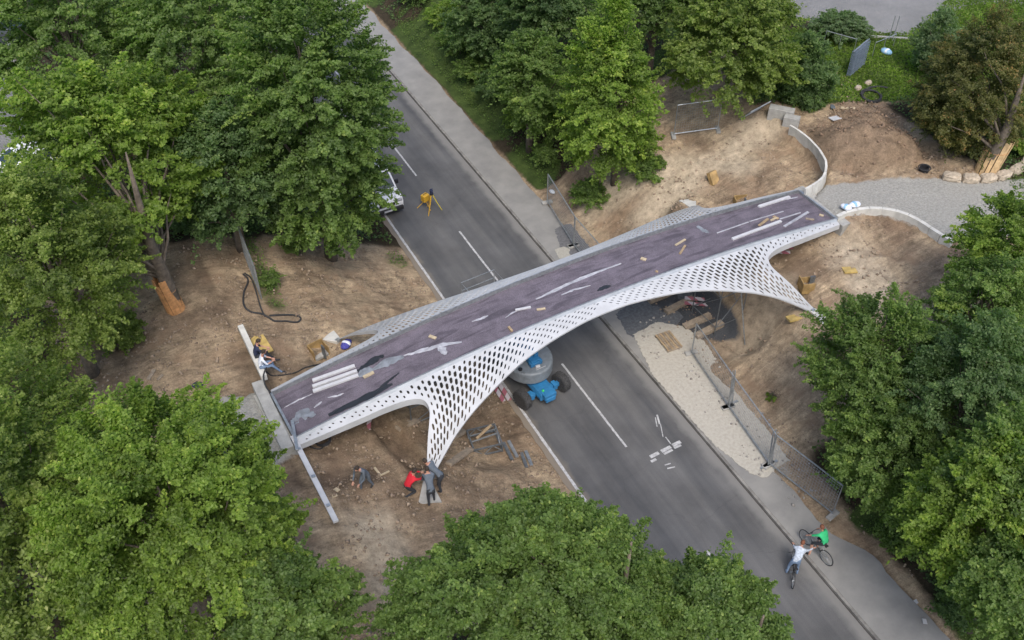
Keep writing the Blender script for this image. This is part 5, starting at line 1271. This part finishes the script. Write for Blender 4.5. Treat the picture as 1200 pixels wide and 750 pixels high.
# scaffold towers under both halves
def scaffold(label,x,y,z,h,rz,w_=1.2,d_=1.0):
    r=thing('scaffold_tower',label,'scaffold',(x,y,z),rz); mb=MB(); c=[(-w_/2,-d_/2),(w_/2,-d_/2),(w_/2,d_/2),(-w_/2,d_/2)]
    for q in c: mb=MB(); mb.tube([(*q,-.3),(*q,h)],.028,6); mb.build('standard','dark_galv',r)
    for z_ in(.4,h*.55,h-.1):
        mb=MB(); mb.tube([(*c[i%4],z_) for i in range(5)],.024,5); mb.build('ledger','dark_galv',r)
    mb=MB()
    for i in range(4): mb.tube([(*c[i],.4),(*c[(i+1)%4],h*.55)],.02,5); mb.tube([(*c[(i+1)%4],h*.55),(*c[i],h-.1)],.02,5)
    mb.build('braces','dark_galv',r); return r
scaffold('grey scaffold tower under the left half of the bridge behind the leg',-7.3,-.2,gz(-7.3,-.2),2.6,R(2),2.2,1.6)
scaffold('grey scaffold tower under the right half of the bridge',8.2,-.3,gz(8.2,-.3),4.2,R(2),1.6,1.8)
scaffold('low scaffold tower under the left end of the bridge',-10.6,.2,gz(-10.6,.2),1.2,R(2),1.0,1.2)
for (x,y,z,lab) in((9.0,-2.0,.2,'slanting steel tube from the deck edge to the right excavation'),):
    mb=MB(); mb.tube([(8.0,-1.2,4.9),(8.3,-2.5,.2)],.03,6); o=mb.build('steel_prop','galv'); tag(o,lab,'prop')
# ---------------------------------------------------------------- things on the deck
def deck_strip(label,q1,q2,w_,t,mm,name='profile',cat='profile',group=None,lift=.0):
    a=D(*q1,-.105);b_=D(*q2,-.105); return board(label,a,b_,w_,t,mm,name,cat,lift=lift+.003,group=group)
for k,(q1,q2,lab) in enumerate((((366.5,447),(416,429.5),'rearmost of three white steel profiles on the left end of the deck'),((366.5,454),(418.5,435.5),'middle of three white steel profiles on the left end of the deck'),((367,459.5),(420,440.5),'nearest of three white steel profiles on the left end of the deck'))):
    deck_strip(lab,q1,q2,.15,.09,'white',group='white steel profiles on the left end of the deck')
deck_strip('white steel profile near the far parapet at the right end of the deck',(889,243),(925,231.5),.16,.08,'white')
deck_strip('long white steel profile near the near parapet on the right part of the deck',(858,281),(915,260),.15,.08,'white')
deck_strip('slanting grey profile on the right end of the deck',(919,266),(947,249),.13,.05,'film')
deck_strip('thin grey profile strip along the middle of the right deck',(840,273.5),(877,260.5),.06,.03,'film')
deck_strip('thin grey strip following the middle of the deck near the white profile',(878,260),(918,248),.05,.03,'film')
deck_strip('thin pale strip slanting from the long white profile',(914,257),(938,249.5),.07,.03,'film')
deck_strip('pale timber piece left of the curled film on the deck',(791.5,288),(803,281),.10,.05,'pale_wood',name='timber_piece',cat='timber')
deck_strip('tan timber piece right under the pale one on the deck',(796.5,298),(803,288),.10,.05,'wood',name='timber_piece',cat='timber')
deck_strip('tan timber piece among offcuts near the long white profile',(889.5,265),(900,257),.12,.06,'wood',name='timber_piece',cat='timber')
deck_strip('small timber offcut right of the tan piece near the long white profile',(903,259),(910,255.5),.1,.05,'pale_wood',name='timber_piece',cat='timber')
deck_strip('short timber offcut nearest the right end in the offcut group',(906,254),(912,257),.14,.05,'wood',name='timber_piece',cat='timber')
deck_strip('brownish offcut at the right end of the deck',(944,256.5),(954,258),.1,.05,'grey_wood',name='timber_piece',cat='timber')
deck_strip('small yellow offcut in the near right corner of the deck',(960,252),(965,253.5),.12,.05,'pale_wood',name='timber_piece',cat='timber')
deck_strip('white timber batten at the middle of the deck',(604,364),(622,360.5),.10,.06,'white',name='timber_piece',cat='timber')
deck_strip('pale timber piece right of the white batten at mid deck',(629,363.5),(639,362),.10,.05,'pale_wood',name='timber_piece',cat='timber')
deck_strip('short wooden peg by the near parapet left of mid deck',(596,384),(600,389),.10,.08,'wood',name='timber_piece',cat='timber')
deck_strip('yellowish timber at the end of the three white profiles',(426,443),(438,437),.13,.07,'pale_wood',name='timber_piece',cat='timber')
deck_strip('bent tan offcut in the middle of the right deck half',(751,303),(757,305),.16,.05,'pale_wood',name='timber_piece',cat='timber')
deck_strip('small tan offcut by the near parapet of the right deck half',(768,318),(771,319),.09,.05,'wood',name='timber_piece',cat='timber')
deck_strip('folded tan offcut on the deck left of the long torn film',(503,394),(511,397),.14,.05,'pale_wood',name='timber_piece',cat='timber')
def film(label,pts,w_,mm,seed,name='film_strip',h=.02,cat='plastic film'):
    """a crumpled ribbon lying on the deck"""
    P=[D(*q,-.105) for q in pts]; rr=random.Random(seed); mb=MB(); V=[];F=[]; out=[]
    for i in range(len(P)-1):
        for j in range(5): out.append(P[i].lerp(P[i+1],j/5))
    out.append(P[-1]); n=len(out); c=out[0].copy()
    for i,p in enumerate(out):
        t=(out[min(i+1,n-1)]-out[max(i-1,0)]).normalized(); nn=Vector((-t.y,t.x,0)); ww=w_*(.35+.65*math.sin(math.pi*min(1,max(.04,i/(n-1)))))*rr.uniform(.75,1.2)
        for k,s_ in enumerate((-.5,-.15,.2,.5)): V.append(p-c+nn*ww*(s_+rr.uniform(-.05,.05))+Vector((0,0,.006+rr.random()*h)))
        if i:
            for k in range(3): a=4*(i-1)+k; F.append((a,a+1,a+5,a+4))
    mb.add(V,F); o=mb.build(name,mm); o.location=c; sdm=o.modifiers.new('t','SOLIDIFY'); sdm.thickness=.003; return tag(o,label,cat)
film('long torn white film ribbon left of mid deck',[(473,417),(495,411),(520,404),(541,401)],.22,'film',1)
film('crumpled white film patch hanging from the torn ribbon',[(514,405),(519,411),(522,416)],.35,'film',2)
film('grey translucent film sheet beside the torn ribbon towards the left end',[(438,433),(455,424),(473,418)],.4,'grey_film',3)
film('crumpled pale film at the end of the three white profiles',[(420,441),(430,435),(438,434)],.5,'grey_film',4)
film('black liner strip behind the three white profiles',[(418,436),(430,428),(442,420),(450,417)],.30,'black_film',5)
film('long black liner strip along the near parapet at the left end',[(385,487),(410,475),(435,463),(460,450)],.34,'black_film',6)
film('second black liner strip along the near parapet, right of the first',[(440,460),(455,447),(468,437)],.14,'black_film',16)
film('pale curved film strip across the left deck end',[(333,478),(350,469),(366,462)],.07,'film',7)
film('short pale film strip in the left deck end',[(368,478),(377,471)],.10,'film',8)
film('thin curved film strip right of the short one',[(384,466),(396,464),(403,461)],.09,'film',9)
film('grey film sheet in the near corner of the left deck end',[(343,497),(352,488),(360,483),(368,488)],.55,'grey_film',10)
film('long white film ribbon along the middle of the deck',[(628,351),(645,343),(668,332),(700,319),(728,309)],.16,'film',11)
film('shorter white film ribbon near mid deck',[(658,346),(672,340),(692,335)],.12,'film',12)
film('pale film strip on the left half of mid deck',[(553,377),(563,374),(572,370)],.12,'film',13)
film('thin pale crease of film beside the white batten',[(592,373),(600,367),(612,362)],.07,'film',14)
film('curled grey film piece near the far parapet on the right deck half',[(817,265),(824,270),(831,273)],.25,'grey_film',15)
film('white film ribbon in the upper right part of the deck',[(920,234.5),(935,231)],.08,'film',17)
film('dark liner scrap by the near parapet at mid deck',[(700,341),(708,337),(716,335)],.22,'black_film',18)
# ---------------------------------------------------------------- boom lift
def boom_lift(loc,rz):
    r=thing('boom_lift','blue boom lift with grey turntable parked on the road under the bridge','boom lift',loc,rz)
    # local: y towards the rear axle under the bridge, -y towards the camera
    for (x,y) in((-1.05,-1.25),(1.05,-1.25),(-1.05,1.25),(1.05,1.25)):
        mb=MB(); T=Matrix.Translation((x,y,.47))@Matrix.Rotation(R(90),4,'Y')@Matrix.Rotation(0,4,'Z')
        if y<0: T=Matrix.Translation((x,y,.47))@Matrix.Rotation(R(12),4,'Z')@Matrix.Rotation(R(90),4,'Y')
        mb.lathe([(.22,-.18),(.40,-.19),(.46,-.15),(.47,-.07),(.47,.07),(.46,.15),(.40,.19),(.22,.18)],M4=T,n=28)
        w_=mb.build('wheel','tyre',r,smooth=False)
        mb=MB()
        for k in range(22):
            a=2*math.pi*k/22
            for s_ in(-1,1):
                q=T@Vector((math.cos(a+.07*s_)*.475,math.sin(a+.07*s_)*.475,s_*.09)); c_=T@Vector((0,0,s_*.09)); mb.box(q,(.05,.06,.05),rx=0,M4=Matrix.Translation(q)@T.to_3x3().to_4x4()@Matrix.Rotation(a,4,'Z')@Matrix.Diagonal((.025/1,.05,.15,1)).to_4x4()) if False else mb.bar(T@Vector((math.cos(a)*.472,math.sin(a)*.472,s_*.01)),T@Vector((math.cos(a+.12)*.472,math.sin(a+.12)*.472,s_*.17)),.035,.03)
        mb.build('tread','tyre',w_)
        mb=MB(); mb.lathe([(.001,-.12),(.21,-.14),(.225,-.17),(.225,.17),(.21,.14),(.08,.12),(.001,.13)],M4=T,n=20); mb.build('rim','lift_grey',w_)
    mb=MB(); mb.prism([(-.40,.42),(.40,.42),(.44,.60),(.36,.80),(-.36,.80),(-.44,.60)],-1.75,1.6); mb.build('chassis','blue',r,bevel=.03)
    for y in(-1.25,1.25): mb=MB(); mb.box((0,y,.47),(1.75,.2,.2)); mb.box((.62,y-.03,.5),(.2,.34,.3)); mb.box((-.62,y-.03,.5),(.2,.34,.3)); mb.build('axle','blue',r,bevel=.015)
    mb=MB(); mb.box((0,-1.72,.72),(.62,.5,.28)); mb.box((0,-1.9,.55),(.5,.2,.25)); mb.build('front_box','blue',r,bevel=.03)
    mb=MB(); mb.blob((-.2,-1.62,.9),(.06,.06,.06),2); mb.build('beacon','green_light',r,smooth=True)
    # turntable
    mb=MB(); pr=[]; n=30
    for i in range(n):
        a=2*math.pi*i/n; pr.append((math.cos(a)*1.12,math.sin(a)*1.02*(1.18 if math.sin(a)<0 else 1.28)))
    o=MB(); o.slab(pr,.95,1.62); tt=o.build('turntable_cover','lift_grey',r,bevel=.10,seg=3)
    mb=MB(); mb.box((0,.15,1.78),(.50,1.7,.30)); mb.build('boom_cradle','blue',r,bevel=.03)
    for x in(-.15,.15): mb=MB(); mb.box((x,.2,1.98),(.22,1.35,.22)); mb.build('boom_section','blue',r,bevel=.02)
    mb=MB(); mb.box((0,-.62,1.75),(.62,.28,.22)); mb.build('boom_pivot','blue',r,bevel=.03)
    mb=MB(); mb.tube([(-.1,-.80,1.66),(.1,-.84,1.66)],.08,12); mb.build('hose_reel','white',r)
    for x,y in((-.75,-.55),(.8,.5),(.55,1.0),(-.6,.7)): mb=MB(); mb.lathe([(.001,0),(.10,0),(.10,.05),(.001,.06)],c=(x,y,1.62),n=14); mb.build('filler_cap','black',r)
    mb=MB(); mb.tube([(-.85,-.75,1.62),(-.85,-.75,1.72),(-.72,-.88,1.72),(-.72,-.88,1.62)],.015,6); mb.build('grab_rail','galv',r)
    mb=MB(); mb.box((.1,-.95,1.625),(.5,.03,.008)); mb.build('warning_strip','white',r)
    mb=MB(); mb.tube([(0,.9,1.95),(0,3.6,2.3)],.11,10); mb.build('boom','blue',r)
    mb=MB()
    for z in(2.1,2.6,3.1):
        mb.tube([(-.9,3.7,z),(.9,3.7,z),(.9,4.5,z),(-.9,4.5,z),(-.9,3.7,z)],.022,6)
    for q in((-.9,3.7),(.9,3.7),(.9,4.5),(-.9,4.5)): mb.tube([(*q,2.1),(*q,3.1)],.022,6)
    mb.box((0,4.1,2.08),(1.8,.8,.04)); mb.build('basket','galv',r)
    return r
boom_lift((-2.0,.42,0),R(4))
# ---------------------------------------------------------------- vehicles
def vehicle_body(prof,W_,name,mm,parent,inset=.86,zsplit=1.0,bevel=.05):
    """prof in (y,z) side outline; upper half narrows"""
    mb=MB(); n=len(prof); V=[]
    for s_ in(-1,1):
        for (y,z) in prof:
            k=1.0 if z<=zsplit else 1-(1-inset)*min(1,(z-zsplit)/.9); V.append((s_*W_/2*k,y,z))
    F=[tuple(range(n)),tuple(range(2*n-1,n-1,-1))]+[(i,i+n,(i+1)%n+n,(i+1)%n) for i in range(n)]
    mb.add(V,F); return mb.build(name,mm,parent,bevel=bevel,seg=3)
def wheels(r,W_,ys,rad):
    for y in ys:
        for s_ in(-1,1):
            T=Matrix.Translation((s_*(W_/2-.1),y,rad))@Matrix.Rotation(R(90),4,'Y'); mb=MB(); mb.lathe([(.001,-.11),(rad*.6,-.12),(rad*.95,-.11),(rad,-.06),(rad,.06),(rad*.95,.11),(rad*.6,.12),(.001,.11)],M4=T,n=24); w_=mb.build('wheel','tyre',r)
            mb=MB(); mb.lathe([(.001,-.125),(rad*.58,-.13),(rad*.58,.13),(.001,.125)],M4=T,n=18); mb.build('rim','galv',w_)
def van(loc,rz,label):
    r=thing('van',label,'van',loc,rz); Wd=1.95
    # front at +y
    prof=[(2.65,.35),(2.68,.75),(2.55,1.02),(1.85,1.22),(1.15,1.98),(.8,2.08),(-2.5,2.08),(-2.66,1.9),(-2.68,.35)]
    vehicle_body(prof,Wd,'body','car_white',r,.88)
    # glass: windscreen follows the slope from (1.80,1.28) to (1.2,1.93)
    def pane(P,name,th_=.012): mb=MB(); 
    mb=MB(); ky=lambda z:1-(1-.88)*min(1,max(0,z-1)/.9)
    a=(1.83,1.262);b_=(1.20,1.945); n_=Vector((0,b_[1]-a[1],-(b_[0]-a[0]))).normalized()*.012
    V=[]
    for off in(-.01,1):
        for (y,z),w0 in((a,.90),(b_,.86)):
            for s_ in(-1,1): V.append((s_*Wd/2*ky(z)*w0,y+n_.y*off,z+n_.z*off))
    mb.add(V,[(0,1,3,2),(4,6,7,5),(0,4,5,1),(2,3,7,6),(0,2,6,4),(1,5,7,3)]); mb.build('windscreen','glass',r)
    for s_ in(-1,1):
        mb=MB(); pts=[(1.50,1.26),(.98,1.88),(.25,1.90),(.25,1.24)]; V=[]
        for off in(-.012,.008):
            for y,z in pts: V.append((s_*(Wd/2*ky(z)+off),y,z))
        mb.add(V,[(0,1,2,3),(7,6,5,4),(0,4,5,1),(1,5,6,2),(2,6,7,3),(3,7,4,0)]); mb.build('side_window','glass',r)
        mb=MB(); mb.box((s_*(Wd/2+.14),1.45,1.28),(.22,.12,.26)); mb.build('wing_mirror','black',r,bevel=.03)
        mb=MB(); mb.box((s_*.74,2.60,.86),(.36,.14,.20),rx=-.25); mb.build('headlight','glass' if False else 'film',r,bevel=.03)
        mb=MB(); mb.box((s_*.0,-2.69,1.0),(.01,.01,.01)) if False else None
        mb=MB(); mb.box((s_*.88,-2.67,1.2),(.14,.05,.5)); mb.build('taillight','red',r,bevel=.01)
    mb=MB(); mb.box((0,2.70,.42),(1.86,.14,.26)); mb.build('bumper','black',r,bevel=.04)
    mb=MB(); mb.box((0,2.67,.78),(.95,.06,.16)); mb.build('grille','black',r,bevel=.01)
    mb=MB(); mb.box((0,2.785,.45),(.5,.012,.11)); mb.build('number_plate','white',r)
    mb=MB(); 
    for y in(-1.8,-.6,.5): mb.box((0,y,2.095),(1.5,.06,.03))
    mb.build('roof_bar','galv',r)
    for s_ in(-.3,.3): mb=MB(); mb.tube([(s_-.25,1.93,1.235),(s_+.28,1.83,1.30)],.012,5); mb.build('wiper','black',r)
    wheels(r,Wd,(1.75,-1.7),.34); return r
p=PZ(459,254,0.0); van((p.x-.2,p.y+2.75,0),math.pi+R(1),'white van parked on the road, mostly hidden under the tall maple')
def car(loc,rz,label,paint):
    r=thing('car',label,'car',loc,rz); Wd=1.78
    prof=[(2.15,.28),(2.18,.62),(1.95,.80),(1.15,.92),(.45,1.40),(-.95,1.44),(-1.75,1.02),(-2.1,.92),(-2.15,.28)]
    vehicle_body(prof,Wd,'body',paint,r,.70,.88,.05); ky=lambda z:1-(1-.70)*min(1,max(0,z-.88)/.9)
    for (a,b_,nm) in(((1.10,.955),(.50,1.365),'windscreen'),((-1.0,1.405),(-1.70,1.06),'rear_window')):
        n_=Vector((0,-(b_[1]-a[1]),(b_[0]-a[0]))).normalized()*.012
        if n_.z<0: n_=-n_
        mb=MB();V=[]
        for off in(-.3,1):
            for (y,z) in(a,b_):
                for s_ in(-1,1): V.append((s_*Wd/2*ky(z)*.86,y+n_.y*off,z+n_.z*off))
        mb.add(V,[(0,1,3,2),(4,6,7,5),(0,4,5,1),(2,3,7,6),(0,2,6,4),(1,5,7,3)]); mb.build(nm,'glass',r)
    for s_ in(-1,1):
        mb=MB();V=[]; pts=[(.85,.97),(.40,1.34),(-.85,1.37),(-1.35,1.0)]
        for off in(-.012,.01):
            for y,z in pts: V.append((s_*(Wd/2*ky(z)+off),y,z))
        mb.add(V,[(0,1,2,3),(7,6,5,4),(0,4,5,1),(1,5,6,2),(2,6,7,3),(3,7,4,0)]); mb.build('side_window','glass',r)
        mb=MB(); mb.box((s_*.95,.75,1.0),(.16,.1,.13)); mb.build('wing_mirror',paint,r,bevel=.02)
        mb=MB(); mb.box((s_*.66,2.10,.66),(.34,.12,.14)); mb.build('headlight','film',r,bevel=.02)
    wheels(r,Wd,(1.35,-1.3),.31); return r
p=PZ(48,190,4.9); car((p.x,p.y,gz(p.x,p.y)+.02),R(-70),'white car at the left edge parked beyond the bright maple','car_white')
p=PZ(-6,42,4.8); car((p.x,p.y,gz(p.x,p.y)+.02),R(60),'dark car in the top left corner on the grey parking area','car_dark')
# ---------------------------------------------------------------- surveying gear on the road
p=PZ(507,247,0); r=thing('survey_tripod','yellow-legged surveying tripod with dark instrument standing on the road','tripod',(p.x,p.y,0),R(0)); r.scale=(.85,)*3
ap=Vector((0,0,1.35))
for k,a in enumerate((R(-20),R(100),R(220))):
    f=Vector((math.cos(a)*.62,math.sin(a)*.62,0)); mb=MB(); mb.bar(ap+f*.08,f*.55+ap*.45,.07,.045); mb.bar(f*.55+ap*.45,f,.045,.035); mb.build('leg','bright_yellow' if k==0 else 'yellow',r)
mb=MB(); mb.lathe([(.001,1.33),(.12,1.33),(.12,1.40),(.001,1.41)],n=16); mb.build('head_plate','black',r)
mb=MB(); mb.box((0,0,1.56),(.17,.17,.26)); mb.tube([(0,-.13,1.6),(0,.13,1.6)],.045,10); mb.box((0,0,1.75),(.2,.06,.05)); mb.build('instrument','navy',r,bevel=.012)
p=PZ(499,242,0); r=thing('equipment_case','yellow equipment case on a low stand left of the tripod','equipment case',(p.x,p.y,0),R(20))
mb=MB(); mb.box((0,0,.62),(.42,.34,.42)); bd=mb.build('case_body','yellow',r,bevel=.05); mb=MB(); mb.tube([(-.1,0,.83),(-.1,0,.89),(.1,0,.89),(.1,0,.83)],.014,6); mb.build('handle','black',bd)
for a in(R(30),R(150),R(260)): mb=MB(); mb.tube([(0,0,.45),(math.cos(a)*.5,math.sin(a)*.5,0)],.018,6); mb.build('leg','yellow',r)
# parking line marks and kerb of the parking area
mb=MB(); a=PZ(1015,42,4.5);b_=PZ(1068,45,4.5); a.z=b_.z=max(gz(a.x,a.y),gz(b_.x,b_.y))+.03; mb.bar(a,b_,.12,.12); struct(mb.build('kerb','concrete'))
